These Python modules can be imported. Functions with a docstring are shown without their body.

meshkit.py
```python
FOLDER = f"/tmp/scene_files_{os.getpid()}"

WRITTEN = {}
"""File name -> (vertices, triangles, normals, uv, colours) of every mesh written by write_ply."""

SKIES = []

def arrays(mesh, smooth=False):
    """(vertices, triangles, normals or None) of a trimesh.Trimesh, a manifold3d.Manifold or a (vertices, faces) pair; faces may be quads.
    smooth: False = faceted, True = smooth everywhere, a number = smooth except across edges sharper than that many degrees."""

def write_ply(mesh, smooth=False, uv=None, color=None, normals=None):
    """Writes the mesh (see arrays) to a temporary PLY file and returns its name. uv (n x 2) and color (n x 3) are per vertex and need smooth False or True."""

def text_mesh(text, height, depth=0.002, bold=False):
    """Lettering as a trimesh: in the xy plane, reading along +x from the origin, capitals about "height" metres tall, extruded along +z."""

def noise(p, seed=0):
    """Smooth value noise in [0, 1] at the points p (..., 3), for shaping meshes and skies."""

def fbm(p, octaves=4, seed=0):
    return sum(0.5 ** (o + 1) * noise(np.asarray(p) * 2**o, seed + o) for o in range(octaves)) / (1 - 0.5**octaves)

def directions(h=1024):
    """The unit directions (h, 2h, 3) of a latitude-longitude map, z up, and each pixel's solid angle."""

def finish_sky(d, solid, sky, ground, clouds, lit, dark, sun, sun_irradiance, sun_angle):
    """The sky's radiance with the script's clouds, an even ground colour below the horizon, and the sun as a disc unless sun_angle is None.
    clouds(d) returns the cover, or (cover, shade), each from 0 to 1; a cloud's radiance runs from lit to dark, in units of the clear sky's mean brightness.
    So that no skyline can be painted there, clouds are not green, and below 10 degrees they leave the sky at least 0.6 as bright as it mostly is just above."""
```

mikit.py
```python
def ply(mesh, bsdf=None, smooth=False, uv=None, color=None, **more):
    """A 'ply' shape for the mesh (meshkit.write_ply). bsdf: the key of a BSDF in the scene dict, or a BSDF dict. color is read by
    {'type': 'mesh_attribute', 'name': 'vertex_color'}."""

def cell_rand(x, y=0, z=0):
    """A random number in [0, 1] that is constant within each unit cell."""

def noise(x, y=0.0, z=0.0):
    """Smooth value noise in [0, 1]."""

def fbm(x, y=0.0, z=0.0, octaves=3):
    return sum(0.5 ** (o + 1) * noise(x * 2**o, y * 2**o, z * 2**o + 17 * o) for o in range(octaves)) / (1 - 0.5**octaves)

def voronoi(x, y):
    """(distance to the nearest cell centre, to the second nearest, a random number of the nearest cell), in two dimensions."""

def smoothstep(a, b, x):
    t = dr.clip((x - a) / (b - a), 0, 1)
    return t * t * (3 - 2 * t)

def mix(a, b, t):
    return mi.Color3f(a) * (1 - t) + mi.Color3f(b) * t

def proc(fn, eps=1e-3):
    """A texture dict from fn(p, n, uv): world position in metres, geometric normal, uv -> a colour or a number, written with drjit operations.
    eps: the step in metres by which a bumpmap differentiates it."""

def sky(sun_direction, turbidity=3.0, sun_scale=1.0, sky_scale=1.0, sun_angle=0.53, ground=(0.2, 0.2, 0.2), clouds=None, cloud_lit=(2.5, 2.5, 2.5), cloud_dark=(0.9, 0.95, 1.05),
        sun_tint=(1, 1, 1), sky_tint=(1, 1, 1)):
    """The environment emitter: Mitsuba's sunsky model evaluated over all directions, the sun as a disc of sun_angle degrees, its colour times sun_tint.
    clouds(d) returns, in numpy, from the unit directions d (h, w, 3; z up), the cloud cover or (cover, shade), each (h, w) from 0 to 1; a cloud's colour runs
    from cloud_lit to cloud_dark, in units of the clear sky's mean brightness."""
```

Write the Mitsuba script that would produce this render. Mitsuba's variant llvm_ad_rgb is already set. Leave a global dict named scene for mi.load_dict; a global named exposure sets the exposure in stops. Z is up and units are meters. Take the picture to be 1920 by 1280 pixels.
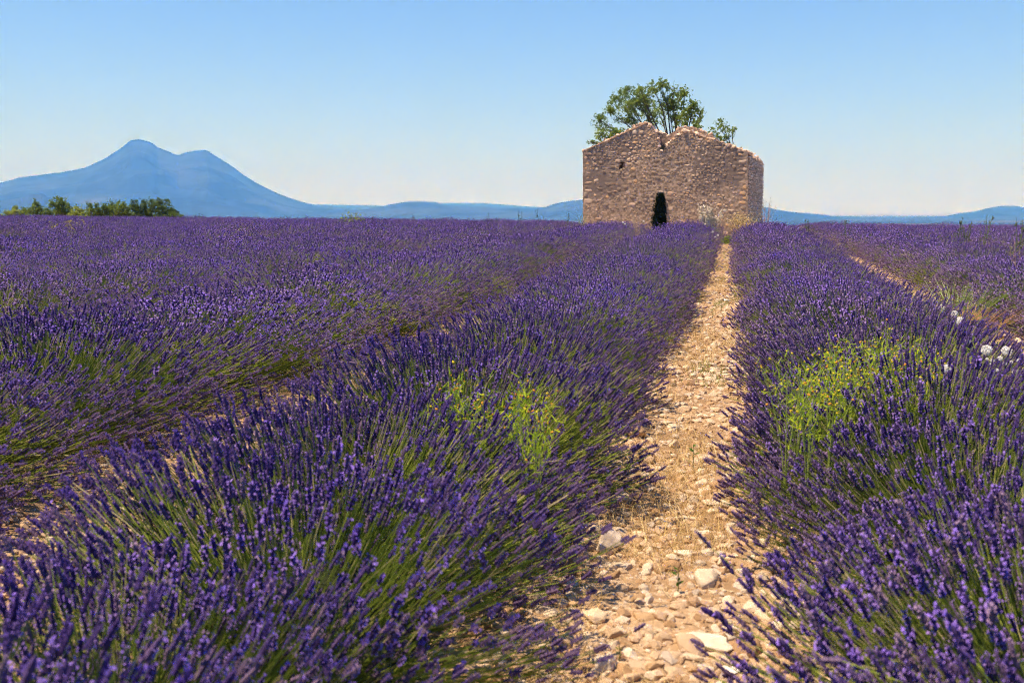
import math
import numpy as np, trimesh, shapely.geometry as sg, shapely.ops as so
import drjit as dr, mitsuba as mi, mikit, meshkit

T = mi.ScalarTransform4f
scene, labels = {}, {}

# ---------------------------------------------------------------- camera, sky, air
F = 1884.0                                   # focal length in pixels of a 1920 px wide frame (35 mm lens)
PITCH, YAW = math.atan(240 / F), math.radians(12.46)
EYE = np.array([0.215, 0.0, 1.5])
CP, SP, CA, SA = math.cos(PITCH), math.sin(PITCH), math.cos(YAW), math.sin(YAW)
FWD = np.array([-SA * CP, CA * CP, -SP])
scene['camera'] = {
    'type': 'thinlens', 'fov': math.degrees(2 * math.atan(960 / F)), 'fov_axis': 'x', 'near_clip': 0.05, 'far_clip': 60000.0,
    'aperture_radius': 0.0038, 'focus_distance': 16.0,
    'to_world': T().look_at(origin=EYE.tolist(), target=(EYE + FWD).tolist(), up=[0, 0, 1]),
    'medium': {'type': 'ref', 'id': 'haze_air'},
}
exposure = 2.27
SUN_AZ, SUN_EL = math.radians(-112.0), math.radians(67.0)        # azimuth from +Y, west of the row direction
SUN = [math.sin(SUN_AZ) * math.cos(SUN_EL), math.cos(SUN_AZ) * math.cos(SUN_EL), math.sin(SUN_EL)]


def veil(d):
    """thin summer haze paling the sky towards the horizon, a little uneven"""
    el = np.degrees(np.arcsin(np.clip(d[..., 2], 0, 1)))
    return np.clip(0.95 * np.exp(-(el / 5.6) ** 1.1) * (0.93 + 0.14 * meshkit.fbm(d * [3, 3, 14], 3, 2)), 0, 1)


scene['sky_light'] = mikit.sky(SUN, turbidity=2.2, sky_tint=(0.53, 0.78, 1.08), sun_tint=(1.0, 0.98, 0.95), ground=(0.25, 0.2, 0.18),
                               clouds=veil, cloud_lit=(2.2, 2.36, 2.6))
scene['haze_air'] = {'type': 'homogeneous', 'albedo': {'type': 'rgb', 'value': [0.90, 0.95, 1.0]},
                     'sigma_t': {'type': 'rgb', 'value': [1.55e-5, 6.0e-5, 2.1e-4]}}
scene['haze'] = {'type': 'cube', 'to_world': T().translate([0, 0, 330]).scale([17500, 17500, 400]),
                 'bsdf': {'type': 'null'}, 'interior': {'type': 'ref', 'id': 'haze_air'}}
labels['haze'] = {'label': 'thin blue summer haze over the plain', 'category': 'haze', 'kind': 'stuff'}


def ray(x, y):
    u, v = (x - 960) / F, (640 - y) / F
    fx, up = CP + v * SP, -SP + v * CP
    return np.array([u * CA - fx * SA, u * SA + fx * CA, up])


def at_r(x, y, r):
    d = ray(x, y)
    return EYE + d * (r / math.hypot(d[0], d[1]))


# ---------------------------------------------------------------- helpers
rng = np.random.default_rng(7)


def tag(key, label=None, cat=None, group=None, kind=None):
    d = {k: v for k, v in (('label', label), ('category', cat), ('group', group), ('kind', kind)) if v}
    labels.setdefault(key, {}).update(d)
    return key


used = {}


def num(name):
    n = used.get(name, 0)
    used[name] = n + 1
    return name if n == 0 else f'{name}_{n:03d}'


def put(key, mesh, bsdf, smooth=False, color=None):
    scene[key] = mikit.ply(mesh, bsdf, smooth=smooth, color=color)
    return key


def unit(v):
    v = np.asarray(v, float)
    return v / np.maximum(np.linalg.norm(v, axis=-1, keepdims=True), 1e-12)


def frames(d, roll):
    """Rotation matrices (n,3,3) whose third column is d."""
    d = unit(d)
    a = np.where(np.abs(d[:, 2:3]) < 0.95, np.array([[0, 0, 1.0]]), np.array([[1.0, 0, 0]]))
    x = unit(np.cross(a, d))
    y = np.cross(d, x)
    c, s = np.cos(roll)[:, None], np.sin(roll)[:, None]
    return np.stack([x * c + y * s, -x * s + y * c, d], -1)


class Soup:
    """Collects pieces into one (vertices, faces, colours)."""
    def __init__(self):
        self.v, self.f, self.c, self.n = [], [], [], 0

    def add(self, v, f, c):
        v, f = np.asarray(v, float), np.asarray(f, int)
        self.v.append(v); self.f.append(f + self.n)
        self.c.append(np.broadcast_to(np.asarray(c, float), v.shape)); self.n += len(v)

    def many(self, v, f, R, s, p, c):
        """copies of piece (v,f) under rotations R, scales s (n,) or (n,3), places p; c (n,3), (n,m,3) or (m,3)"""
        n, m = len(p), len(v)
        if n == 0:
            return
        s = np.broadcast_to(np.asarray(s, float).reshape(n, -1), (n, 3))
        w = np.einsum('nij,nmj->nmi', R, v[None] * s[:, None, :]) + p[:, None, :]
        c = np.asarray(c, float)
        c = c[:, None, :] if c.shape == (n, 3) and n != m else c
        ff = (f[None] + (np.arange(n) * m)[:, None, None]).reshape(-1, 3)
        self.add(w.reshape(-1, 3), ff, np.broadcast_to(c, (n, m, 3)).reshape(-1, 3))

    def get(self):
        return (np.vstack(self.v), np.vstack(self.f)), np.vstack(self.c)

    def put(self, key, bsdf, smooth=False):
        m, c = self.get()
        return put(key, m, bsdf, smooth, c)

    def dict(self, bsdf, smooth=False):
        m, c = self.get()
        return mikit.ply(m, bsdf, smooth=smooth, color=c)


def tube(p, r, sides=3):
    """polyline p (k,3), radii (k,) -> vertices, faces"""
    p = np.asarray(p, float)
    t = unit(np.gradient(p, axis=0))
    a = np.where(np.abs(t[:, 2:3]) < 0.9, [[0, 0, 1.0]], [[1.0, 0, 0]])
    x = unit(np.cross(a, t)); y = np.cross(t, x)
    ang = np.arange(sides) * 2 * math.pi / sides
    v = p[:, None] + np.broadcast_to(r, (len(p),))[:, None, None] * (np.cos(ang)[None, :, None] * x[:, None] + np.sin(ang)[None, :, None] * y[:, None])
    i, j = np.meshgrid(np.arange(len(p) - 1), np.arange(sides), indexing='ij')
    q = np.stack([i * sides + j, i * sides + (j + 1) % sides, (i + 1) * sides + (j + 1) % sides, (i + 1) * sides + j], -1).reshape(-1, 4)
    return v.reshape(-1, 3), np.vstack([q[:, [0, 1, 2]], q[:, [0, 2, 3]]])


def tubes(P, r0, r1, sides=3):
    """n polylines P (n,k,3), tapering radii -> vertices, faces"""
    n, k, _ = P.shape
    t = unit(np.gradient(P, axis=1))
    a = np.where(np.abs(t[..., 2:3]) < 0.9, [0, 0, 1.0], [1.0, 0, 0])
    x = unit(np.cross(a, t)); y = np.cross(t, x)
    rad = (np.asarray(r0)[..., None] * np.linspace(1, 0, k) + np.asarray(r1)[..., None] * np.linspace(0, 1, k))
    rad = np.broadcast_to(rad, (n, k))
    ang = np.arange(sides) * 2 * math.pi / sides
    v = P[:, :, None] + rad[:, :, None, None] * (np.cos(ang)[:, None] * x[:, :, None] + np.sin(ang)[:, None] * y[:, :, None])
    i, j = np.meshgrid(np.arange(k - 1), np.arange(sides), indexing='ij')
    q = np.stack([i * sides + j, i * sides + (j + 1) % sides, (i + 1) * sides + (j + 1) % sides, (i + 1) * sides + j], -1).reshape(-1, 4)
    f = np.vstack([q[:, [0, 1, 2]], q[:, [0, 2, 3]]])
    return v.reshape(-1, 3), (f[None] + (np.arange(n) * k * sides)[:, None, None]).reshape(-1, 3)


def hull(p):
    h = trimesh.convex.convex_hull(np.asarray(p))
    return np.array(h.vertices), np.array(h.faces)


# ---------------------------------------------------------------- materials
VC = {'type': 'mesh_attribute', 'name': 'vertex_color'}


def two(b):
    return {'type': 'twosided', 'bsdf': b}


def rgb(*c):
    return {'type': 'rgb', 'value': list(c)}


scene['flower_matter'] = {'type': 'principledthin', 'base_color': VC, 'roughness': 0.75, 'diff_trans': 0.36, 'spec_trans': 0.0, 'eta': 1.3}
scene['leaf_matter'] = {'type': 'principledthin', 'base_color': VC, 'roughness': 0.45, 'diff_trans': 0.8, 'spec_trans': 0.0, 'eta': 1.4}
scene['foliage_matter'] = {'type': 'principledthin', 'base_color': VC, 'roughness': 0.4, 'diff_trans': 1.05, 'spec_trans': 0.0, 'eta': 1.4}
scene['stem_matter'] = two({'type': 'principled', 'base_color': VC, 'roughness': 0.5, 'specular': 0.5})
scene['bark_matter'] = two({'type': 'principled', 'base_color': VC, 'roughness': 0.9, 'specular': 0.2})


def grain_bump(p, n, uv):
    return 0.004 * mikit.fbm(p.x * 45, p.y * 45, p.z * 45, octaves=3)


def rock_bump(p, n, uv):
    return 0.012 * mikit.fbm(p.x * 22, p.y * 22, p.z * 22, octaves=3)


scene['rock_matter'] = two({'type': 'bumpmap', 'arbitrary': mikit.proc(grain_bump, eps=2e-3), 'bsdf': {'type': 'principled', 'base_color': VC, 'roughness': 0.85, 'specular': 0.25}})
scene['wall_stone_matter'] = two({'type': 'bumpmap', 'arbitrary': mikit.proc(rock_bump, eps=5e-3), 'bsdf': {'type': 'principled', 'base_color': VC, 'roughness': 0.92, 'specular': 0.15}})


def soil_color(p, n, uv):
    a = mikit.fbm(p.x * 2.3, p.y * 2.3, 3.0, octaves=4)
    b = mikit.fbm(p.x * 30, p.y * 30, p.z * 30, octaves=3)
    c = mikit.mix((0.29, 0.185, 0.105), (0.42, 0.285, 0.17), mikit.smoothstep(0.3, 0.7, a))
    c = mikit.mix(c, (0.52, 0.39, 0.27), 0.75 * mikit.smoothstep(0.52, 0.7, b))
    g = mikit.fbm(p.x * 0.9 + 31, p.y * 0.35, 8.0, octaves=3)
    far = mikit.smoothstep(70.0, 160.0, dr.sqrt(p.x * p.x + p.y * p.y))
    fields = mikit.voronoi(p.x / 420.0 + 0.2 * mikit.noise(p.x / 300.0, p.y / 300.0), p.y / 230.0)[2]
    plain = mikit.mix((0.04, 0.06, 0.03), (0.14, 0.12, 0.07), mikit.smoothstep(0.7, 0.9, fields))
    return mikit.mix(c, plain, far)


def soil_bump(p, n, uv):
    return 0.02 * mikit.fbm(p.x * 28, p.y * 28, 1.0, octaves=3)


scene['soil_matter'] = two({'type': 'bumpmap', 'arbitrary': mikit.proc(soil_bump, eps=4e-3), 'bsdf': {'type': 'diffuse', 'reflectance': mikit.proc(soil_color)}})


def hill_color(p, n, uv):
    a = mikit.fbm(p.x / 380.0, p.y / 380.0, p.z / 380.0, octaves=4)
    b = mikit.fbm(p.x / 900.0 + 5, p.y / 900.0, p.z / 350.0, octaves=3)
    c = mikit.mix((0.03, 0.045, 0.024), (0.058, 0.072, 0.04), mikit.smoothstep(0.3, 0.7, a))
    return mikit.mix(c, (0.13, 0.125, 0.09), 0.6 * mikit.smoothstep(0.58, 0.8, 0.55 * a + 0.45 * b))


scene['hill_matter'] = two({'type': 'diffuse', 'reflectance': mikit.proc(hill_color)})


def mortar_color(p, n, uv):
    a = mikit.fbm(p.x * 0.9 + 7, p.y * 0.9, p.z * 0.6, octaves=4)
    b = mikit.fbm(p.x * 14, p.y * 14, p.z * 14, octaves=3)
    c = mikit.mix((0.29, 0.195, 0.135), (0.54, 0.385, 0.275), mikit.smoothstep(0.3, 0.7, b))
    return mikit.mix(c, (0.23, 0.17, 0.14), 0.85 * mikit.smoothstep(0.48, 0.64, a))


def mortar_bump(p, n, uv):
    return 0.03 * mikit.fbm(p.x * 12, p.y * 12, p.z * 12, octaves=3)


scene['mortar_matter'] = two({'type': 'bumpmap', 'arbitrary': mikit.proc(mortar_bump, eps=8e-3), 'bsdf': {'type': 'diffuse', 'reflectance': mikit.proc(mortar_color)}})

# ---------------------------------------------------------------- ground
SPACING = 2.785
_Y = np.array([-30., 0, 10, 20, 26, 30, 36, 42, 50, 60, 75, 90])
_Z = np.array([-.45, 0, .15, .295, .37, .402, .42, .405, .33, .205, -.10, -.5])
from scipy.interpolate import PchipInterpolator
_P = PchipInterpolator(_Y, _Z)


def zg(x, y):
    x, y = np.asarray(x, float), np.asarray(y, float)
    base = _P(np.clip(y, -30, 90))
    d = np.hypot(np.maximum(0, np.maximum(y - 62, -y - 30)), np.maximum(0, np.abs(x) - 52))
    return base - 0.0075 * np.clip(x, -45, 45) - 40 * (1 - np.exp(-(d / 190.0) ** 1.35))


def rough(x, y):
    p = np.stack(np.broadcast_arrays(np.asarray(x, float), np.asarray(y, float), 0.0), -1)
    near = np.clip((24 - np.abs(p[..., 1])) / 10, 0, 1)
    return near * (0.05 * (meshkit.fbm(p * [2.2, 1.7, 1], 3, 5) - 0.5) + 0.022 * (meshkit.fbm(p * 11, 3, 9) - 0.5)) + 0.0


def surf(x, y):
    return zg(x, y) + rough(x, y)


def grid_mesh(xs, ys, lift=0.0):
    X, Y = np.meshgrid(xs, ys)
    v = np.stack([X, Y, surf(X, Y) + lift], -1).reshape(-1, 3)
    i, j = np.meshgrid(np.arange(len(ys) - 1), np.arange(len(xs) - 1), indexing='ij')
    a = i * len(xs) + j
    return v, np.stack([a, a + 1, a + len(xs) + 1, a + len(xs)], -1).reshape(-1, 4)


xs = np.unique(np.round(np.concatenate([np.arange(-3.6, 3.61, 0.06), np.arange(-60, 60.1, 0.8), np.sign(np.linspace(-1, 1, 60)) * 60 * 275 ** np.abs(np.linspace(-1, 1, 60))]), 3))
ys = np.unique(np.round(np.concatenate([np.arange(0, 9, 0.06), np.arange(9, 24, 0.2), np.arange(-30, 100, 0.8), 100 * 165 ** np.linspace(0, 1, 60), [-16500, -12000, -4000, -1000, -300, -100, -50]]), 3))
put('ground', grid_mesh(xs, ys), 'soil_matter', smooth=True)
tag('ground', 'ochre soil of the field running out to the hazy plain', kind='structure')
put('stony_path', grid_mesh(np.arange(-0.75, 0.751, 0.05), np.concatenate([np.arange(-3, 10, 0.05), np.arange(10, 40.5, 0.15)]), 0.006), 'soil_matter', smooth=True)
tag('stony_path', 'stony ochre path between two lavender rows leading to the ruin', kind='structure')


# ---------------------------------------------------------------- mountain and hills
def ridge(key, pts, dist, label, depth, seed, rough_amp=0.06, base=-45.0, n=420, spur=0.36):
    """a range whose crest passes through the given directions at the given distance, falling to the plain on both sides"""
    pts = np.array(pts, float)
    s = np.linspace(0, 1, n)
    px = np.interp(s, np.linspace(0, 1, len(pts)), pts[:, 0])
    order = PchipInterpolator(pts[:, 0], pts[:, 1])
    px = np.linspace(pts[0, 0], pts[-1, 0], n)
    py = order(px)
    C = np.array([at_r(a, b, dist) for a, b in zip(px, py)])
    out = unit(C[:, :2] - EYE[:2])
    t = np.concatenate([np.linspace(-1, 0, 34), np.linspace(0.08, 1, 12)])
    H = np.maximum(C[:, 2] - base, 2.0)
    V = np.zeros((n, len(t), 3))
    jag = (meshkit.fbm(np.stack([s * n / 5, s * 0, s * 0], -1), 4, seed) - 0.5) * rough_amp * H * 0.3
    for k, tt in enumerate(t):
        xy = C[:, :2] + out * (tt * depth)
        q = np.stack([xy[:, 0] / depth * 3.2, xy[:, 1] / depth * 3.2, np.zeros(n)], -1)
        fall = (1 - abs(tt)) ** 1.25
        e = 4 * fall * (1 - fall)
        nz = (meshkit.fbm(q, 5, seed) - 0.5) * 2
        ril = (1 - np.abs(meshkit.fbm(q * [2.2, 2.2, 1] + 9, 4, seed + 3) - 0.5) * 4)
        h = H * np.clip(fall + e * spur * (0.55 * nz + 0.28 * ril - 0.2), 0, 0.985 if k != 33 else 1.0) + (jag if k in (32, 33, 34) else 0)
        V[:, k, :2] = xy
        V[:, k, 2] = base - 6 + h + 6 * fall
    m = len(t)
    i, j = np.meshgrid(np.arange(n - 1), np.arange(m - 1), indexing='ij')
    a = i * m + j
    put(key, (V.reshape(-1, 3), np.stack([a, a + m, a + m + 1, a + 1], -1).reshape(-1, 4)), 'hill_matter', smooth=True)
    tag(key, label, kind='structure')


ridge('mountain', [(-420, 392), (-300, 384), (-180, 376), (-100, 362), (0, 343), (40, 333), (100, 325), (150, 317), (188, 302), (212, 288), (233, 273), (247, 263), (258, 262), (270, 263), (284, 268), (296, 277), (316, 284), (333, 290), (346, 287), (365, 283), (384, 281), (400, 290), (430, 308), (460, 330), (500, 353), (540, 370), (580, 382), (620, 388), (660, 393), (720, 401), (800, 409), (900, 412)], 9500,
      'big blue twin peaked mountain rising on the left', 2900, 3)
ridge('hills', [(-300, 372), (-200, 366), (-60, 374), (0, 376), (38, 371), (55, 364), (75, 363), (95, 372), (120, 383), (160, 386), (200, 380), (240, 384), (300, 396), (360, 410)], 7000, 'low foothill in front of the mountain at far left', 1100, 11)
ridge('hills_001', [(480, 413), (520, 406), (560, 400), (640, 394), (680, 393), (705, 389), (740, 382), (770, 378), (800, 378), (815, 379), (840, 386), (880, 387), (930, 389), (980, 391), (1020, 388), (1045, 381), (1090, 375), (1140, 373), (1200, 379), (1300, 384), (1400, 387), (1436, 389), (1460, 394), (1500, 399), (1545, 403), (1580, 409), (1620, 414), (1680, 418)], 7800, 'low blue hills behind the field and the ruin', 1500, 21)
ridge('hills_002', [(430, 400), (540, 388), (600, 384), (680, 385), (740, 386), (850, 381), (900, 381), (950, 384), (1000, 388), (1080, 392), (1200, 396), (1300, 400), (1420, 404)], 13500, 'pale farthest blue ridge on the horizon', 1500, 31)
ridge('hills_003', [(1380, 412), (1480, 409), (1560, 405), (1620, 408), (1680, 408), (1740, 407), (1770, 405), (1800, 400), (1830, 396), (1850, 391), (1885, 386), (1900, 386), (1930, 391), (1990, 388), (2060, 380), (2140, 386), (2300, 398)], 9800, 'blue ridge rising at the right edge of the horizon', 1700, 41)

# ---------------------------------------------------------------- stones of the path
LIME = np.array([.94, .90, .84]) * np.array([[.58, .46, .34], [.50, .37, .255], [.44, .30, .18], [.63, .53, .42], [.40, .27, .17], [.54, .39, .27], [.50, .42, .35], [.36, .23, .13]])


def pebble_proto(r, n=13, flat=0.55):
    n = n + 7
    p = unit(r.normal(size=(n, 3))) * r.uniform(0.8, 1.05, (n, 1)) * [1.0, r.uniform(0.6, 0.9), flat]
    return hull(p)


pr = np.random.default_rng(11)
PEB = [pebble_proto(pr, n, fl) for n, fl in ((11, .5), (13, .6), (12, .4), (14, .7), (11, .45), (13, .55), (10, .5), (12, .65))]


def scatter(n, xr, yr, s0, s1, r, ylog=True, power=2.2):
    x = r.uniform(*xr, n)
    y = np.exp(r.uniform(np.log(yr[0]), np.log(yr[1]), n)) if ylog else r.uniform(*yr, n)
    s = s0 + (s1 - s0) * r.uniform(0, 1, n) ** power
    return x, y, s


def pebbles(key, x, y, s, r, sink=0.42):
    so_ = Soup()
    which = r.integers(0, len(PEB), len(x))
    for k, (v, f) in enumerate(PEB):
        i = np.nonzero(which == k)[0]
        R = frames(unit(np.stack([r.normal(0, .25, len(i)), r.normal(0, .25, len(i)), np.ones(len(i))], -1)), r.uniform(0, 6.28, len(i)))
        p = np.stack([x[i], y[i], surf(x[i], y[i]) + 0.006 + s[i] * (0.5 - sink) * 0.8], -1)
        c = LIME[r.integers(0, len(LIME), len(i))] * r.uniform(.85, 1.14, (len(i), 1))
        so_.many(v, f, R, s[i], p, np.repeat(c[:, None], len(v), 1))
    so_.put(key, 'rock_matter', False)


sr = np.random.default_rng(5)
ax, ay, as_ = scatter(14000, (-.85, .62), (1.9, 14), 0.006, 0.046, sr, power=3.0)
bx, by, bs_ = scatter(4600, (-.8, .65), (8, 40), 0.016, 0.065, sr, power=2.6)
pebbles('stony_path__pebbles', np.r_[ax, bx], np.r_[ay, by], np.r_[as_, bs_], sr)
tag('stony_path__pebbles', kind='stuff')
# gaps between the other rows
gx, gy, gs = [], [], []
for k, n in ((-1, 4200), (1, 2600), (-2, 700)):
    x, y, s = scatter(n, (k * SPACING - .6, k * SPACING + .6), (3, 22), 0.008, 0.035, sr)
    gx.append(x); gy.append(y); gs.append(s)
x, y, s = scatter(420, (SPACING - .45, SPACING + .45), (5, 16), 0.04, 0.11, sr)
gx.append(x); gy.append(y); gs.append(s)
pebbles('ground__pebbles', np.concatenate(gx), np.concatenate(gy), np.concatenate(gs), sr)
tag('ground__pebbles', kind='stuff')
# the larger stones of the path, one by one
for k, (v, f) in enumerate(PEB):
    c = LIME[k] * pr.uniform(.92, 1.1)
    vv, ff = trimesh.remesh.subdivide(v, f)
    vv = vv * (1 + 0.10 * (meshkit.fbm(vv * 2.3 + k * 7, 3, 2)[:, None] - .5))
    cc = np.clip(c * (0.82 + 0.36 * meshkit.fbm(vv * 3 + k, 3, 4)[:, None]), 0, 1)
    scene[f'stone_shape_{k}'] = {'type': 'shapegroup', 'stone': mikit.ply((vv, ff), 'rock_matter', smooth=True, color=cc)}
x, y, s = scatter(300, (-.62, .5), (2.0, 11), 0.028, 0.082, sr, power=2.8)
for i in range(300):
    th, k = sr.uniform(0, 6.28), int(sr.integers(0, len(PEB)))
    key = num('stony_path__stone')
    scene[key] = {'type': 'instance', 'g': {'type': 'ref', 'id': f'stone_shape_{k}'},
                  'to_world': T().translate([float(x[i]), float(y[i]), float(surf(x[i], y[i]) + s[i] * .12)]).rotate([0, 0, 1], math.degrees(th)).rotate([1, 0, 0], float(sr.uniform(-14, 14))).scale([float(s[i]), float(s[i]), float(s[i] * sr.uniform(.6, 1.1))])}


def at_ground(x, y, lift=0.0):
    """the ground point in the direction of a pixel"""
    d = ray(x, y)
    ts = np.concatenate([np.linspace(.5, 12, 1200), np.linspace(12, 70, 2000)])
    p = EYE + d * ts[:, None]
    k = np.argmax(p[:, 2] < zg(p[:, 0], p[:, 1]) + lift)
    return p[k]


def rock(label, x, y, size, squash, col, seed, sink=.3, turn=0):
    r = np.random.default_rng(seed)
    p = at_ground(x, y)
    n = 12
    size = size * .74
    q = unit(r.normal(size=(n, 3))) * r.uniform(.85, 1.05, (n, 1))
    v, f = hull(q)
    for _ in range(3):
        v, f = trimesh.remesh.subdivide(v, f)
    m = trimesh.Trimesh(v, f, process=True)
    trimesh.smoothing.filter_taubin(m, iterations=2)
    v, f = np.array(m.vertices), np.array(m.faces)
    v = v * (1 + .34 * (meshkit.fbm(v * 2.6 + seed, 5, seed)[:, None] - .5))
    v = v * np.array(squash) * size
    c, s = math.cos(turn), math.sin(turn)
    v[:, :2] = v[:, :2] @ np.array([[c, s], [-s, c]])
    cc = np.clip(np.array(col) * (.78 + .44 * meshkit.fbm(v / size * 3 + seed, 4, 8)[:, None]), 0, 1)
    v = v + [p[0], p[1], surf(p[0], p[1]) + size * squash[2] * (1 - 2 * sink)]
    tag(put(num('rock'), (v, f), 'rock_matter', True, cc), label, 'rock')


rock('pale triangular boulder at the left edge of the path beside dry grass', 1142, 1034, .095, (1.0, .7, .95), (.60, .50, .41), 3, .2, .4)
rock('rounded ochre boulder half under the lavender on the left of the path', 1196, 822, .135, (1.0, .9, .95), (.45, .30, .17), 5, .2, 1.0)
rock('small cream boulder lying in the middle of the path near the ochre boulder', 1265, 838, .085, (1.1, .8, .6), (.64, .50, .36), 9, .25, .3)
rock('brownish wedge stone left of the cream boulder on the path', 1232, 858, .075, (1.0, .8, .6), (.45, .32, .22), 12, .25, 2.0)
rock('long white limestone slab at the bottom of the path', 1322, 1224, .125, (1.15, .55, .42), (.67, .56, .44), 15, .2, -.1)
rock('flat brown slab just below the long white limestone slab', 1292, 1246, .085, (1.2, .4, .3), (.55, .42, .30), 18, .35, -.1)
rock('rounded beige boulder at the bottom left edge of the path', 1114, 1170, .075, (1.0, .8, .7), (.60, .45, .31), 21, .25, .9)
rock('pale rounded boulder at the very bottom of the path', 1135, 1262, .075, (.9, .8, .85), (.66, .55, .42), 24, .25, .2)
rock('pointed grey limestone flake at the bottom right of the path', 1366, 1262, .080, (1.15, .5, .35), (.68, .62, .56), 27, .3, -.6)
rock('tan stone against the lavender on the right of the path', 1416, 868, .085, (1.0, .8, .6), (.62, .47, .32), 30, .25, .5)
rock('low broad stone set in the path below the tan stone', 1358, 900, .085, (1.0, .8, .5), (.60, .46, .34), 33, .3, .5)
rock('broad flat stone crossing the middle of the path', 1290, 970, .12, (1.2, .5, .28), (.60, .46, .32), 36, .4, .1)
rock('flat cream stone on the right half of the path', 1322, 1002, .075, (1.0, .7, .45), (.72, .62, .48), 39, .35, -.2)
rock('long low white stone in the middle of the path', 1283, 1045, .085, (1.2, .6, .35), (.72, .60, .46), 42, .35, .2)
rock('round white stone far up the path beside the right hand lavender', 1363, 566, .07, (1, .9, .8), (.78, .74, .68), 45, .2, .2)
rock('small dark ochre boulder at the foot of the lavender left of the path', 1072, 1068, .075, (.8, .8, 1.0), (.45, .30, .19), 48, .2, .2)

# ---------------------------------------------------------------- lavender
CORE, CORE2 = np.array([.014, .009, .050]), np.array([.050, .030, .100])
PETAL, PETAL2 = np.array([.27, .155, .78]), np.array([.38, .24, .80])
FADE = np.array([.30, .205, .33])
GREEN, GREEN2, STRAW = np.array([.125, .205, .028]), np.array([.38, .45, .09]), np.array([.66, .60, .33])


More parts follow.
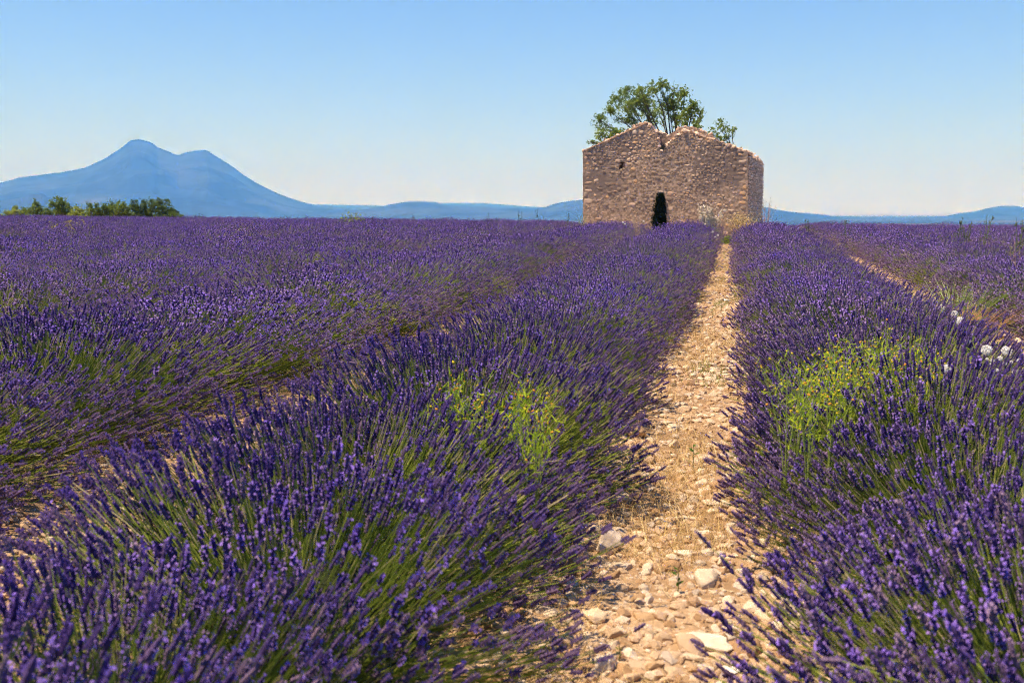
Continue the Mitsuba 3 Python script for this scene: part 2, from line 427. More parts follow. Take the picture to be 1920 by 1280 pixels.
def spike_proto(r, lod):
    """a flower spike along +z, length 1 (about 6 cm): a core of calyces with open corollas; (vertices, faces, shade 0 = calyx .. 1 = corolla)"""
    S = Soup()
    if lod == 0:
        nr, sides = 8, 4
        z = np.linspace(0, 1, nr)
        rad = .095 * np.array([.35, .9, .6, 1.0, .75, .95, .7, .12]) * (1 - .18 * z)
        ang = np.arange(sides) * 2 * math.pi / sides
        v = np.stack([np.cos(ang)[None] * rad[:, None], np.sin(ang)[None] * rad[:, None], np.broadcast_to(z[:, None], (nr, sides))], -1)
        i, j = np.meshgrid(np.arange(nr - 1), np.arange(sides), indexing='ij')
        q = np.stack([i * sides + j, i * sides + (j + 1) % sides, (i + 1) * sides + (j + 1) % sides, (i + 1) * sides + j], -1).reshape(-1, 4)
        S.add(v.reshape(-1, 3), np.vstack([q[:, [0, 1, 2]], q[:, [0, 2, 3]]]), np.clip(r.uniform(0, .22, nr * sides), 0, 1)[:, None] * [1, 1, 1])
        npet, size = 12, (.075, .125)
    elif lod == 1:
        v = np.array([[0, 0, 0], [.075, 0, .45], [-.04, .065, .4], [-.04, -.065, .5], [0, 0, 1.0]])
        S.add(v, [[0, 2, 1], [0, 3, 2], [0, 1, 3], [4, 1, 2], [4, 2, 3], [4, 3, 1]], .10)
        npet, size = 5, (.12, .18)
    else:
        v = np.array([[0, 0, 0], [.075, 0, .5], [-.04, .07, .5], [-.04, -.07, .5], [0, 0, 1.0]])
        S.add(v, [[0, 2, 1], [0, 3, 2], [0, 1, 3], [4, 1, 2], [4, 2, 3], [4, 3, 1]], .16)
        npet, size = 2, (.17, .24)
    for k in range(npet):
        zz = (k + r.uniform(.1, .9)) / npet * .92 + .06
        a = r.uniform(0, 6.28)
        o = np.array([math.cos(a), math.sin(a), .55]); tn = np.array([-math.sin(a), math.cos(a), 0])
        s = r.uniform(*size)
        c0 = np.array([math.cos(a) * .05, math.sin(a) * .05, zz])
        p = np.array([c0 - tn * s * .30, c0 + tn * s * .30, c0 + o * s * .75 + tn * s * .55, c0 + o * s * .75 - tn * s * .55])
        S.add(p, [[0, 1, 2], [0, 2, 3]], r.uniform(.65, 1.0))
    m, c = S.get()
    return m[0], m[1], c[:, 0]


kr = np.random.default_rng(23)
SPIKES = {l: [spike_proto(kr, l) for _ in range(6)] for l in (0, 1, 2)}


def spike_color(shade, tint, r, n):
    """per spike and per vertex colours; tint 0 = fresh .. 1 = faded, negative = painted crest shade"""
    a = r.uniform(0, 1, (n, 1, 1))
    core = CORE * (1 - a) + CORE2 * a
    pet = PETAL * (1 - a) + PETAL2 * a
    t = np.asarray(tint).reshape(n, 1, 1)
    deep = 1 + np.minimum(t, 0)                      # negative tint darkens crest flowers: backlit shade painted into their colour
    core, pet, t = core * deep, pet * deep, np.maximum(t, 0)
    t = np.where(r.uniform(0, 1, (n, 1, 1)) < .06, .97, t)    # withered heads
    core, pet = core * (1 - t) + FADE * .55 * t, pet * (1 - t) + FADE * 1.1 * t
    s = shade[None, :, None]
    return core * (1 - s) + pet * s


def bush_stems(r, n, rx=1.32, ry=.66, h=.61, gaps=0.5):
    """stem bases, tips, flower directions and lengths of one lavender bush; x across the row"""
    nn = np.stack([r.normal(0, 1.22, n * 2), r.normal(0, 1.0, n * 2), np.abs(r.normal(0, 1.0, n * 2)) - .07], -1)
    nn = unit(nn)
    holes = meshkit.fbm(nn * 2.6 + r.uniform(0, 50), 3, 3)
    keep = holes > .34 + .16 * gaps * r.uniform(0, 1, len(nn))
    nn = nn[keep][:n]
    n = len(nn)
    q = 1 - .24 * r.uniform(0, 1, n) ** 1.8 + r.normal(0, .035, n) + (r.uniform(0, 1, n) < .13) * r.uniform(0, .13, n)
    lump = .90 + .22 * meshkit.fbm(nn * 1.7 + r.uniform(0, 50), 2, 8)
    tip = np.stack([nn[:, 0] * rx, nn[:, 1] * ry, .10 + np.sign(nn[:, 2]) * np.abs(nn[:, 2]) ** .72 * h], -1) * (q * lump)[:, None]
    tip[:, 2] = np.maximum(tip[:, 2], .05 + .08 * r.uniform(0, 1, n))
    base = np.stack([nn[:, 0] * .26, nn[:, 1] * .24, .03 + .10 * nn[:, 2]], -1) + r.normal(0, .03, (n, 3)) * [1, 1, .3]
    bent = (r.uniform(0, 1, (n, 1)) < .07) * r.normal(0, .55, (n, 3))
    d = unit(unit(tip - base) + [0, 0, .28] + r.normal(0, .11, (n, 3)) + bent)
    L = r.uniform(.042, .075, n)
    return base, tip, d, L


def stem_curves(base, tip, d, L, k):
    foot = tip - d * (L * .9)[:, None]
    mid = foot - d * (np.linalg.norm(foot - base, axis=1) * .42)[:, None]
    t = np.linspace(0, 1, k)[None, :, None]
    return (1 - t) ** 2 * base[:, None] + 2 * t * (1 - t) * mid[:, None] + t * t * foot[:, None], foot


def cushion(r, S, leaves, rx=.52, ry=.42, h=.27):
    """the grey green leaf cushion at the foot of a bush"""
    m = trimesh.creation.icosphere(2 if leaves > 300 else 1)
    v = np.array(m.vertices)
    v = v * (1 + .5 * (meshkit.fbm(v * 2.5 + r.uniform(0, 9), 3, 1)[:, None] - .5)) * [rx, ry, h] + [0, 0, .02]
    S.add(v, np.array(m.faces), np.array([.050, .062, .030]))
    if leaves:
        nn = unit(np.stack([r.normal(0, 1, leaves), r.normal(0, 1, leaves), np.abs(r.normal(0, 1, leaves))], -1))
        p = nn * [rx, ry, h] * r.uniform(.85, 1.2, (leaves, 1))
        d = unit(nn + [0, 0, .7] + r.normal(0, .35, (leaves, 3)))
        R = frames(d, r.uniform(0, 6.28, leaves))
        leaf = np.array([[-.035, 0, 0], [.035, 0, 0], [.05, .02, .5], [-.05, .02, .5], [0, .0, 1.0]])
        a = r.uniform(0, 1, (leaves, 1))
        S.many(leaf, np.array([[0, 1, 2], [0, 2, 3], [3, 2, 4]]), R, r.uniform(.05, .13, leaves), p, np.repeat((GREEN * a + np.array([.13, .16, .075]) * (1 - a))[:, None], 5, 1))


def stem_color(r, n):
    a, b = r.uniform(0, 1, (n, 1)), (r.uniform(0, 1, (n, 1)) < .16)
    return np.where(b, STRAW * r.uniform(.7, 1, (n, 1)), GREEN * (1 - a) + GREEN2 * a)


def bush_meshes(r, n, lod, leaves, tired=0.0):
    """(flowers, stems) soups"""
    base, tip, d, L = bush_stems(r, n)
    n = len(tip)
    if lod:
        L = L * (1.15 if lod == 1 else 1.35)
    FS, ST = Soup(), Soup()
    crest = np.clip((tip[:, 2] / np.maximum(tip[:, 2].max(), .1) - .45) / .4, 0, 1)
    P, foot = stem_curves(base, tip, d, L, 4 if lod == 0 else 2 if lod == 2 else 3)
    w = .0015 if lod == 0 else .0017 if lod == 1 else .0024
    c = stem_color(r, n)
    if lod == 2:   # only some of the stems can be seen at that distance
        P, c = P[::2], c[::2]
    v, f = tubes(P, w * 1.2, w, 3)
    ST.add(v, f, np.repeat(c, 3 * P.shape[1], 0))
    cushion(r, ST, leaves)
    tint = np.clip((1 - crest) * .62 + tired + r.normal(0, .18, n), -.35 * crest, .95)  # faded flowers on the flanks; backlit shade of the crest painted in
    which = r.integers(0, 6, n)
    R = frames(d, r.uniform(0, 6.28, n))
    wid = r.uniform(1.15, 1.75, n) * (1.1 if lod else 1.0)
    for k, (v, f, sh) in enumerate(SPIKES[lod]):
        i = np.nonzero(which == k)[0]
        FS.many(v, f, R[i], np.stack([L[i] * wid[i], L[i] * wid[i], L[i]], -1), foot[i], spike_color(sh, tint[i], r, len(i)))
    return FS, ST, (foot, R, L, wid, which, tint)


PROTO = {}
for lod, cnt, n, lv in ((0, 4, 1550, 700), (1, 5, 1450, 200), (2, 5, 860, 0)):
    for k in range(cnt):
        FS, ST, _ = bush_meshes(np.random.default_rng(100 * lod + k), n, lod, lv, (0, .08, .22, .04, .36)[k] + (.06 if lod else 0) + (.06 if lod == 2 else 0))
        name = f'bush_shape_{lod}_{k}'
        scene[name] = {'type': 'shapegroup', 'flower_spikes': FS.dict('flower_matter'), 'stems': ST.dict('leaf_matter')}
    PROTO[lod] = cnt
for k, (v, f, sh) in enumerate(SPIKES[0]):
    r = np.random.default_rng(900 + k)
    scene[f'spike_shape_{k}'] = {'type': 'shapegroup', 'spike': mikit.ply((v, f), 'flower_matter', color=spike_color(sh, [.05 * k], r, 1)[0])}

HOUSE_C = at_r(1248, 449, 42.6)


def in_house(x, y):
    return -7.1 < x < 2.0 and 39.9 < y < 52


def heading(x, y):
    return math.degrees(math.atan2(x - EYE[0], y - EYE[1])) + math.degrees(YAW)


ROW_LABEL = {
    -1: 'purple lavender row directly left of the stony path, with a yellow green weed in it',
    1: 'purple lavender row directly right of the stony path, with a broad yellow weed in it',
    -2: 'second lavender row left of the path, beyond the first bare gap',
    2: 'second lavender row right of the path, behind the white seed heads',
    -3: 'third lavender row left of the path', 3: 'third lavender row right of the path, at the right edge',
    -4: 'fourth lavender row left of the path', -5: 'fifth lavender row left of the path',
    4: 'fourth lavender row right of the path', -6: 'sixth lavender row left of the path'}
lr = np.random.default_rng(77)
row_key = {}
for k in (-1, 1, -2, 2, -3, 3, -4, 4, -5, -6):
    row_key[k] = num('lavender_row')
    tag(row_key[k], ROW_LABEL[k], 'lavender', 'rows of lavender in the field')
tag('lavender_field', 'far rows of lavender merging into one purple mass', 'lavender', kind='stuff')
far_n = 0
single = {}
WEEDS_AT = []
for k in [i for i in range(-17, 12) if i]:
    X0 = (abs(k) - .5) * SPACING * (1 if k > 0 else -1)
    y = -1.6 + lr.uniform(0, .5)
    while y < 66:
        y += lr.uniform(.62, .80)
        x = X0 + lr.normal(0, .045) - ((.17 if k < 0 else .21) - .09 * min(1.0, max(0.0, (y - 5) / 9))) * (k if abs(k) == 1 else 0)
        dist = math.hypot(x - EYE[0], y)
        hd = heading(x, y)
        scale, flip, rot = lr.uniform(.90, 1.12), lr.integers(0, 2) * 2 - 1, lr.integers(0, 2) * 180 + lr.normal(0, 7)
        pick, seed = lr.uniform(), int(lr.integers(0, 2**31))
        hz = lr.uniform(.92, 1.08)
        skip = in_house(x, y) or lr.uniform() < (.02 if dist > 6 else 0) or dist < .62
        margin = 5 + math.degrees(math.atan2(1.3, max(dist, .1)))
        if skip or abs(hd) > 27 + margin or (y < -.5 and dist > 2.2):
            continue
        young = min(1.0, max(0.0, (y - 5) / 9))                 # the two rows at the path are narrower at this end
        sx = scale * (.715 + .09 * young if k == -1 else .725 + .08 * young if k == 1 else .82 if k > 0 else 1.03 if k == -2 else .95)
        M = T().translate([x, y, float(zg(x, y)) - .01]).rotate([0, 0, 1], float(rot)).scale([float(sx * flip), float(scale), float(scale * hz)])
        lod = 0 if dist < 8.2 else 1 if dist < 19 else 2
        name = f'bush_shape_{lod}_{int(pick * PROTO[lod])}'
        if k not in row_key:
            far_n += 1
            scene[f'lavender_field__{far_n:04d}'] = {'type': 'instance', 'g': {'type': 'ref', 'id': name}, 'to_world': M}
            continue
        key = num(f'{row_key[k]}__lavender_bush')
        if dist < 4.1 and abs(hd) < 33 and k in (-1, 1, -2):
            FS, ST, sp = bush_meshes(np.random.default_rng(seed), 1550, 0, 700)
            single.setdefault(k, []).append((key, M, sp, ST, seed))
        else:
            scene[key] = {'type': 'instance', 'g': {'type': 'ref', 'id': name}, 'to_world': M}
            tag(f'{key}__flower_spikes', kind='stuff'); tag(f'{key}__stems', kind='stuff')

# the nearest bushes: their largest flower spikes one by one, the others joined
for k, bushes in single.items():
    alls = []
    for b, (key, M, sp, ST, seed) in enumerate(bushes):
        m = np.array(M.matrix, float)
        foot = sp[0] @ m[:3, :3].T + m[:3, 3]
        d = foot - EYE
        u = d @ np.array([CA, SA, 0]); fz = d @ FWD; vv = d @ np.cross(np.array([CA, SA, 0]), FWD)
        px, py = 960 + F * u / np.maximum(fz, .05), 640 - F * vv / np.maximum(fz, .05)
        up = sp[0][:, 2] + .25 * np.hypot(sp[0][:, 0], sp[0][:, 1] * 1.6)
        ok = (fz > .9) & (px > 10) & (px < 1910) & (py > 300) & (py < 1270) & (up > np.quantile(up, .45))
        for i in np.nonzero(ok)[0]:
            alls.append((fz[i], b, i))
    alls.sort()
    chosen = alls[:300]
    for b, (key, M, sp, ST, seed) in enumerate(bushes):
        foot, R, L, wid, which, tint = sp
        m = np.array(M.matrix, float)
        mine = {i for _, bb, i in chosen if bb == b}
        r = np.random.default_rng(seed + 1)
        FS = Soup()
        for q, (v, f, sh) in enumerate(SPIKES[0]):
            i = np.array([j for j in np.nonzero(which == q)[0] if j not in mine], int)
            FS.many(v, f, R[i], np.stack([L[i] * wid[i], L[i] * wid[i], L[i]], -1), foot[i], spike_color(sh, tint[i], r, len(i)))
        scene[f'{key}__flower_spikes'] = {**FS.dict('flower_matter'), 'to_world': M}
        scene[f'{key}__stems'] = {**ST.dict('leaf_matter'), 'to_world': M}
        tag(f'{key}__flower_spikes', kind='stuff'); tag(f'{key}__stems', kind='stuff')
        for i in sorted(mine):
            a = np.eye(4)
            a[:3, :3] = R[i] @ np.diag([L[i] * wid[i], L[i] * wid[i], L[i]])
            a[:3, 3] = foot[i]
            scene[num(f'{key}__flower_spike')] = {'type': 'instance', 'g': {'type': 'ref', 'id': f'spike_shape_{int(which[i])}'}, 'to_world': T((m @ a).tolist())}


# ---------------------------------------------------------------- the ruin
PX = 42.6 / F * 1.0
HB = HOUSE_C.copy()
view = unit(HB[:2] - EYE[:2])
rt = np.array([view[1], -view[0]])                       # to the viewer's right
TURN = math.radians(10.4)
U = rt * math.cos(TURN) - view * math.sin(TURN)           # along the front wall; its right end comes nearer
Wd = view * math.cos(TURN) + rt * math.sin(TURN)          # into the house
Z0 = float(zg(HB[0], HB[1])) - .15


def mark(x, y):
    """(along, height) of a mark on the front wall"""
    d = ray(x, y)
    t = ((HB[:2] - EYE[:2]) @ Wd) / (d[:2] @ Wd)
    p = EYE + d * t
    return float((p[:2] - HB[:2]) @ U), float(p[2] - Z0)


def hz_(y, x=1248):
    return mark(x, y)[1]


def hu(x):
    return mark(x, 350)[0]


def house_pt(u, w, z):
    u, w, z = np.broadcast_arrays(np.asarray(u, float), w, z)
    return np.stack([HB[0] + u * U[0] + w * Wd[0], HB[1] + u * U[1] + w * Wd[1], Z0 + z], -1)


HOUSE = tag('stone_ruin', 'roofless ruined stone cottage with a broken gable at the end of the path', 'house')
JIT = np.random.default_rng(41)


def poly(pts, jag=0.0):
    """outline from (x, y) marks; jag roughens the upper edge like broken masonry"""
    q = []
    for (a, b), (c, d) in zip(pts, pts[1:] + pts[:1]):
        q.append(mark(a, b))
        n = int(math.hypot(c - a, d - b) / 4)
        if jag and b < 300 and d < 300 and n > 1:
            for i in range(1, n):
                t = i / n
                e = mark(a + (c - a) * t, b + (d - b) * t)
                q.append((e[0] + JIT.normal(0, jag * .4), e[1] + JIT.normal(0, jag)))
    return sg.Polygon(q).buffer(0)


OUTER = [(1093, 470), (1093, 283), (1108, 278), (1130, 267), (1160, 252), (1190, 238), (1210, 229), (1218, 233), (1228, 243), (1233, 252), (1234, 265), (1237, 277), (1242, 283), (1248, 277), (1253, 267), (1263, 260), (1272, 251), (1281, 244), (1293, 246), (1308, 252), (1320, 257), (1340, 261), (1362, 270), (1385, 279), (1402, 285), (1402, 470)]
INNER = [(1096, 470), (1096, 300), (1210, 246), (1226, 243), (1240, 248), (1252, 254), (1262, 245), (1275, 237), (1291, 237), (1312, 244), (1334, 251), (1345, 262), (1398, 288), (1398, 470)]
door = poly([(1234, 366), (1238, 362), (1244, 364), (1246, 371), (1248, 374), (1246, 382), (1249, 390), (1247, 401), (1250, 412), (1250, 480), (1220, 480), (1224, 416), (1223, 408), (1228, 399), (1227, 389), (1231, 381), (1229, 373)])
slot = poly([(1162, 304), (1171, 304), (1172, 312), (1168, 320), (1160, 318)])
outer = poly(OUTER, .075).difference(door).difference(slot)
inner = poly(INNER, .05).difference(door.buffer(.05)).difference(slot.buffer(-.02))
outer = max(getattr(outer, 'geoms', [outer]), key=lambda g: g.area)
inner = max(getattr(inner, 'geoms', [inner]), key=lambda g: g.area)


def slab(shape, w0, w1):
    m = trimesh.creation.extrude_polygon(shape, w1 - w0, engine='earcut')
    v = np.array(m.vertices)
    f = np.array(m.faces)
    return house_pt(v[:, 0], w0 + v[:, 2], v[:, 1]), f


put(HOUSE + '__front_wall', slab(outer, 0.0, .29), 'mortar_matter')
put(HOUSE + '__inner_wall', slab(inner, .30, .60), 'mortar_matter')
DEEP = 6.2
uL, uR = hu(1093) + .002, hu(1402) - .002


def side_slab(u0, u1, w0, w1, top0, top1):
    n = 26
    w = np.linspace(w0, w1, n)
    t = np.linspace(top0, top1, n) + JIT.normal(0, .05, n)
    S = sg.Polygon([(a, b) for a, b in zip(w, t)] + [(w1, 0), (w0, 0)])
    m = trimesh.creation.extrude_polygon(S, u1 - u0, engine='earcut')
    v = np.array(m.vertices)
    return house_pt(u0 + v[:, 2], v[:, 0], v[:, 1]), np.array(m.faces)[:, ::-1]


put(HOUSE + '__right_wall', side_slab(uR - .5, uR, .603, DEEP, hz_(289, 1402), hz_(291, 1402)), 'mortar_matter')
put(HOUSE + '__left_wall', side_slab(uL, uL + .5, .603, DEEP, hz_(286), hz_(288)), 'mortar_matter')
rear = [(1096, 470), (1096, 292), (1180, 262), (1246, 266), (1300, 262), (1398, 300), (1398, 470)]
put(HOUSE + '__rear_wall', slab(poly(rear, .05), DEEP + .003, DEEP + .5), 'mortar_matter')

# stones of the walls
WST = np.array([.97, .94, .845]) * np.array([[.54, .385, .30], [.63, .465, .365], [.44, .30, .225], [.68, .52, .42], [.58, .37, .23], [.35, .265, .225], [.53, .40, .325], [.74, .59, .49], [.30, .22, .18], [.63, .43, .31]])
NST = len(WST)
wr = np.random.default_rng(61)
STONE = []
for k in range(NST):
    a = np.arange(8) / 8 * 2 * math.pi + wr.uniform(-.25, .25, 8)
    o = np.stack([np.sign(np.cos(a)) * np.abs(np.cos(a)) ** .62, np.sign(np.sin(a)) * np.abs(np.sin(a)) ** .62], -1) * wr.uniform(.82, 1.05, (8, 1))
    i_ = o[::2] * wr.uniform(.45, .75, (4, 1))
    v, f = hull(np.vstack([np.c_[o, np.full(8, -1.0)], np.c_[o * .92, wr.uniform(.15, .5, 8)], np.c_[i_, wr.uniform(.75, 1.0, 4)]]))
    STONE.append((v, f))
    c = np.clip(WST[k] * (.8 + .4 * meshkit.fbm(v * 1.5 + 3 * k, 2, 6)[:, None]), 0, 1)
    scene[f'wall_stone_shape_{k}'] = {'type': 'shapegroup', 'stone': mikit.ply((v, f), 'wall_stone_matter', smooth=30 if False else False, color=c)}


def courses(u0, u1, z0, z1, r, hmin, hmax, wmin, wmax):
    z = z0
    while z < z1:
        h = r.uniform(hmin, hmax)
        u = u0 + r.uniform(-.1, .1)
        while u < u1:
            w = r.uniform(wmin, wmax) * (.7 + .6 * (h - hmin) / (hmax - hmin + 1e-9))
            yield u + w / 2 + r.normal(0, .006), z + h / 2 + r.normal(0, .022), w * r.uniform(.75, 1.0), h * r.uniform(.65, 1.08)
            u += w
        z += h * .98


fit = outer.buffer(-.015)
cand, boxes = [], []


def offer(u, z, w, h, least):
    b = sg.box(u - w / 2, z - h / 2, u + w / 2, z + h / 2)
    a = fit.intersection(b)
    if a.is_empty or a.area < least * b.area:
        return
    x0, y0, x1, y1 = a.bounds
    cand.append(((x0 + x1) / 2, (y0 + y1) / 2, x1 - x0, y1 - y0))
    return True


# dressed blocks at the corners and the doorway, then scattered large rubble, then the small courses between them
for edge, sgn in ((uL, 1), (uR, -1)):
    z, i = .1, 0
    while z < 3.7:
        h, w = wr.uniform(.14, .25), wr.uniform(.34, .50) if i % 2 else wr.uniform(.20, .30)
        if offer(edge + sgn * w / 2, z + h / 2, w, h, .9):
            boxes.append((edge + sgn * w / 2, z + h / 2, w + .01, h + .02))
        z += h + .015; i += 1
for side, x in ((-1, 1227), (1, 1250)):
    z = .9
    while z < 2.1:
        h, w = wr.uniform(.12, .22), wr.uniform(.18, .34)
        u = hu(x) + side * w / 2
        if offer(u, z + h / 2, w, h, .8):
            boxes.append((u, z + h / 2, w, h))
        z += h + .02
wall_block_door = (hu(1239), hz_(359.5, 1239))
boxes.append((wall_block_door[0], wall_block_door[1], .62, .13))
for _ in range(900):
    w, h = wr.uniform(.17, .34), wr.uniform(.11, .20)
    u, z = wr.uniform(uL, uR), wr.uniform(.1, 4.8)
    if any(abs(u - b[0]) < (w + b[2]) / 2 and abs(z - b[1]) < (h + b[3]) / 2 for b in boxes):
        continue
    if meshkit.noise(np.array([u * .9 + 3, z * .9, .5]), 17) < .45:
        continue
    if offer(u, z, w, h, .8):
        boxes.append((u, z, w, h))
BX = np.array(boxes)
for u, z, w, h in courses(hu(1090), hu(1405), .05, 5.2, wr, .05, .12, .07, .19):
    if ((np.abs(u - BX[:, 0]) < (BX[:, 2] + w * .5) / 2) & (np.abs(z - BX[:, 1]) < (BX[:, 3] + h * .5) / 2)).any():
        continue
    if wr.uniform() < .06 + .62 * (meshkit.fbm(np.array([u * .7 + 20, z * .7, 1.0]), 3, 5) > .53):
        continue
    offer(u, z, w, h, .45)
cand.sort(key=lambda c: -c[2] * c[3] * (1 if c[1] > .7 else .1))


def stone_matrix(c, r, proud):
    u, z, w, h = c
    t = r.normal(0, .07)
    X = np.array([U[0], U[1], 0]); Zv = np.array([0, 0, 1.0]); N = np.array([-Wd[0], -Wd[1], 0])
    xx, zz = X * math.cos(t) + Zv * math.sin(t), Zv * math.cos(t) - X * math.sin(t)
    N = unit(N + xx * r.normal(0, .05) + zz * r.normal(0, .07))
    m = np.eye(4)
    dpt = r.uniform(.03, .05)
    m[:3, 0], m[:3, 1], m[:3, 2] = xx * w * .49, zz * h * .49, N * dpt
    m[:3, 3] = house_pt(u, 0, z) + N * (proud - dpt)
    return m


dark = Soup()
for i, c in enumerate(cand):
    stain = meshkit.fbm(np.array([c[0] * .8, c[1] * .55, 4.0]), 4, 12) + .10 * math.exp(-((c[0] - hu(1243)) / .28) ** 2) * (c[1] > 1.6)
    k = int(wr.integers(0, NST))
    if stain > .53 and wr.uniform() < .85:
        k = int(wr.choice([2, 5, 8, 8, 5]))
    elif c[2] > .3 or abs(c[0] - uL) < .4 or abs(c[0] - uR) < .4:
        k = int(wr.choice([0, 2, 6, 9, 4, 1]))
    elif stain < .44 and wr.uniform() < .7:
        k = int(wr.choice([1, 3, 7, 9, 6]))
    m = stone_matrix(c, wr, wr.uniform(.004, .036))
    if i < 300:
        scene[num(HOUSE + '__front_wall__stone')] = {'type': 'instance', 'g': {'type': 'ref', 'id': f'wall_stone_shape_{k}'}, 'to_world': T(m.tolist())}
    else:
        v, f = STONE[k]
        dark.add(v @ m[:3, :3].T + m[:3, 3], f, np.clip(WST[k] * (.8 + .4 * meshkit.fbm(v * 1.5 + i, 2, 6)[:, None]), 0, 1))
dark.put(HOUSE + '__front_wall__small_stones', 'wall_stone_matter')
tag(HOUSE + '__front_wall__small_stones', kind='stuff')

# the right flank and the broken tops
RS = Soup()
for w, z, ww, h in courses(.05, DEEP + .45, .05, 3.5, wr, .075, .13, .16, .42):
    if z > hz_(289, 1402) - .03 + wr.normal(0, .03):
        continue
    k = int(wr.choice([0, 1, 3, 6, 7, 9]))  # flank stones coloured paler, standing in for brighter light on this side
    v, f = STONE[k]
    m = np.eye(3)
    A = np.array([Wd[0], Wd[1], 0]); Zv = np.array([0, 0, 1.0]); N = np.array([U[0], U[1], 0])
    N = unit(N + A * wr.normal(0, .06) + Zv * wr.normal(0, .06))
    m[:, 0], m[:, 1], m[:, 2] = A * ww * .49, Zv * h * .47, N * .045
    RS.add(v @ m.T + house_pt(uR, w, z) + N * (wr.uniform(.01, .05) - .045), f, np.clip(WST[k] * 1.12 * (.8 + .4 * meshkit.fbm(v * 1.5 + w * 9, 2, 6)[:, None]), 0, 1))
RS.put(HOUSE + '__right_wall__stones', 'wall_stone_matter'); tag(HOUSE + '__right_wall__stones', kind='stuff')


def cap_stones(part, line, w0, w1, n_per, size, r, lift=.0):
    """loose stones along a broken wall top"""
    line = sg.LineString([mark(a, b) for a, b in line])
    n = int(line.length * n_per)
    for i in range(n):
        p = line.interpolate(r.uniform(0, line.length))
        s = r.uniform(*size)
        k = int(r.choice([1, 3, 7, 0, 9]))
        v, f = STONE[k]
        R = frames(unit(r.normal(0, .45, (1, 3)) + [0, 0, 1]), r.uniform(0, 6.28, 1))[0]
        CS.add((v * [s, s * .75, s * .42]) @ R.T + house_pt(p.x, r.uniform(w0, w1), p.y + lift + r.normal(.0, .015)), f, np.clip(WST[k] * 1.2 * (.85 + .3 * meshkit.fbm(v * 1.5 + i, 2, 6)[:, None]), 0, 1))


CS = Soup()
cap_stones('', OUTER[1:7], .02, .27, 13, (.04, .13), wr)
cap_stones('', OUTER[6:18], .0, .27, 22, (.05, .11), wr, -.02)
cap_stones('', OUTER[17:25], .0, .27, 16, (.04, .15), wr)
cap_stones('', INNER[3:11], .33, .57, 16, (.05, .10), wr)
cap_stones('', [(1340, 266), (1404, 285)], .0, .4, 22, (.06, .11), wr)
for i in range(60):
    s = wr.uniform(.06, .12); k = int(wr.choice([1, 3, 7, 0]))
    v, f = STONE[k]
    R = frames(unit(wr.normal(0, .4, (1, 3)) + [0, 0, 1]), wr.uniform(0, 6.28, 1))[0]
    w = wr.uniform(.1, DEEP)
    CS.add((v * [s, s * .75, s * .42]) @ R.T + house_pt(wr.uniform(uR - .45, uR + .03), w, hz_(289, 1402) + (.06 if w < .8 else 0) + wr.normal(.03, .04)), f, np.clip(WST[k] * 1.2, 0, 1))
CS.put(HOUSE + '__rubble', 'wall_stone_matter'); tag(HOUSE + '__rubble', 'loose pale stones lying along the broken wall tops', kind='stuff')

# a verge of tile bedding along the left slope, the eaves slab, and the lintel over the slot
VG = Soup()
n = 30
for i in range(n):
    t0 = i / n
    a, b = np.array([1096, 281]), np.array([1212, 229.5])
    q = a + (b - a) * (t0 + .5 / n)
    v, f = STONE[i % NST]
    ang = math.atan2(50 , 116) + wr.normal(0, .06)
    m = np.eye(3)
    A = np.array([U[0] * math.cos(ang), U[1] * math.cos(ang), math.sin(ang)]); N = np.array([-U[0] * math.sin(ang), -U[1] * math.sin(ang), math.cos(ang)]); D = np.array([Wd[0], Wd[1], 0])
    m[:, 0], m[:, 1], m[:, 2] = A * .075, D * .2, N * .022
    VG.add(v @ m.T + house_pt(mark(*q)[0], .13, mark(*q)[1] - .015), f, np.array([.46, .30, .21]) * wr.uniform(.85, 1.15))
VG.put(HOUSE + '__verge_tiles', 'wall_stone_matter'); tag(HOUSE + '__verge_tiles', 'thin clay tiles bedded along the left slope of the gable', kind='stuff')


def wall_block(key, u, z, w, h, w0, w1, col, tilt=0.0):
    v, f = STONE[0]
    m = np.eye(3)
    A = np.array([U[0] * math.cos(tilt), U[1] * math.cos(tilt), math.sin(tilt)]); N = np.array([-U[0] * math.sin(tilt), -U[1] * math.sin(tilt), math.cos(tilt)]); D = np.array([Wd[0], Wd[1], 0])
    m[:, 0], m[:, 1], m[:, 2] = A * w / 2, N * h / 2, -D * (w1 - w0) / 2
    put(key, (v @ m.T + house_pt(u, (w0 + w1) / 2, z), f), 'wall_stone_matter', False, np.broadcast_to(col, v.shape))


wall_block(HOUSE + '__eaves_slab', hu(1098), hz_(281, 1098), .32, .06, -.10, .35, [.40, .28, .24], .06)
wall_block(num(HOUSE + '__lintel'), hu(1166), hz_(300.5, 1166), .44, .09, -.035, .2, [.22, .17, .15], .02)
wall_block(num(HOUSE + '__lintel'), wall_block_door[0], wall_block_door[1], .58, .12, -.04, .22, [.36, .27, .22], -.03)
for q, (a, b, s) in enumerate(((1161, 308, .10), (1164, 318, .12), (1168, 316, .10), (1162, 322, .10))):
    wall_block(num(HOUSE + '__sill_stone'), hu(a), hz_(b, a), s, s * .8, .0, .26, [.62, .50, .36], .2 * (q - 1))
wall_block(HOUSE + '__corner_footing', uR + .1, .3, .34, .8, -.05, .6, [.30, .23, .19], .1)


# ---------------------------------------------------------------- trees
def leaf_quads(S, pos, nrm, size, col, r):
    """leaves as folded quads"""
    n = len(pos)
    R = frames(nrm, r.uniform(0, 6.28, n))
    v = np.array([[0, -.5, 0], [.34, 0, .10], [0, .5, 0], [-.34, 0, .10]])
    S.many(v, np.array([[0, 1, 2], [0, 2, 3]]), R, size, pos, np.repeat(col[:, None], 4, 1))


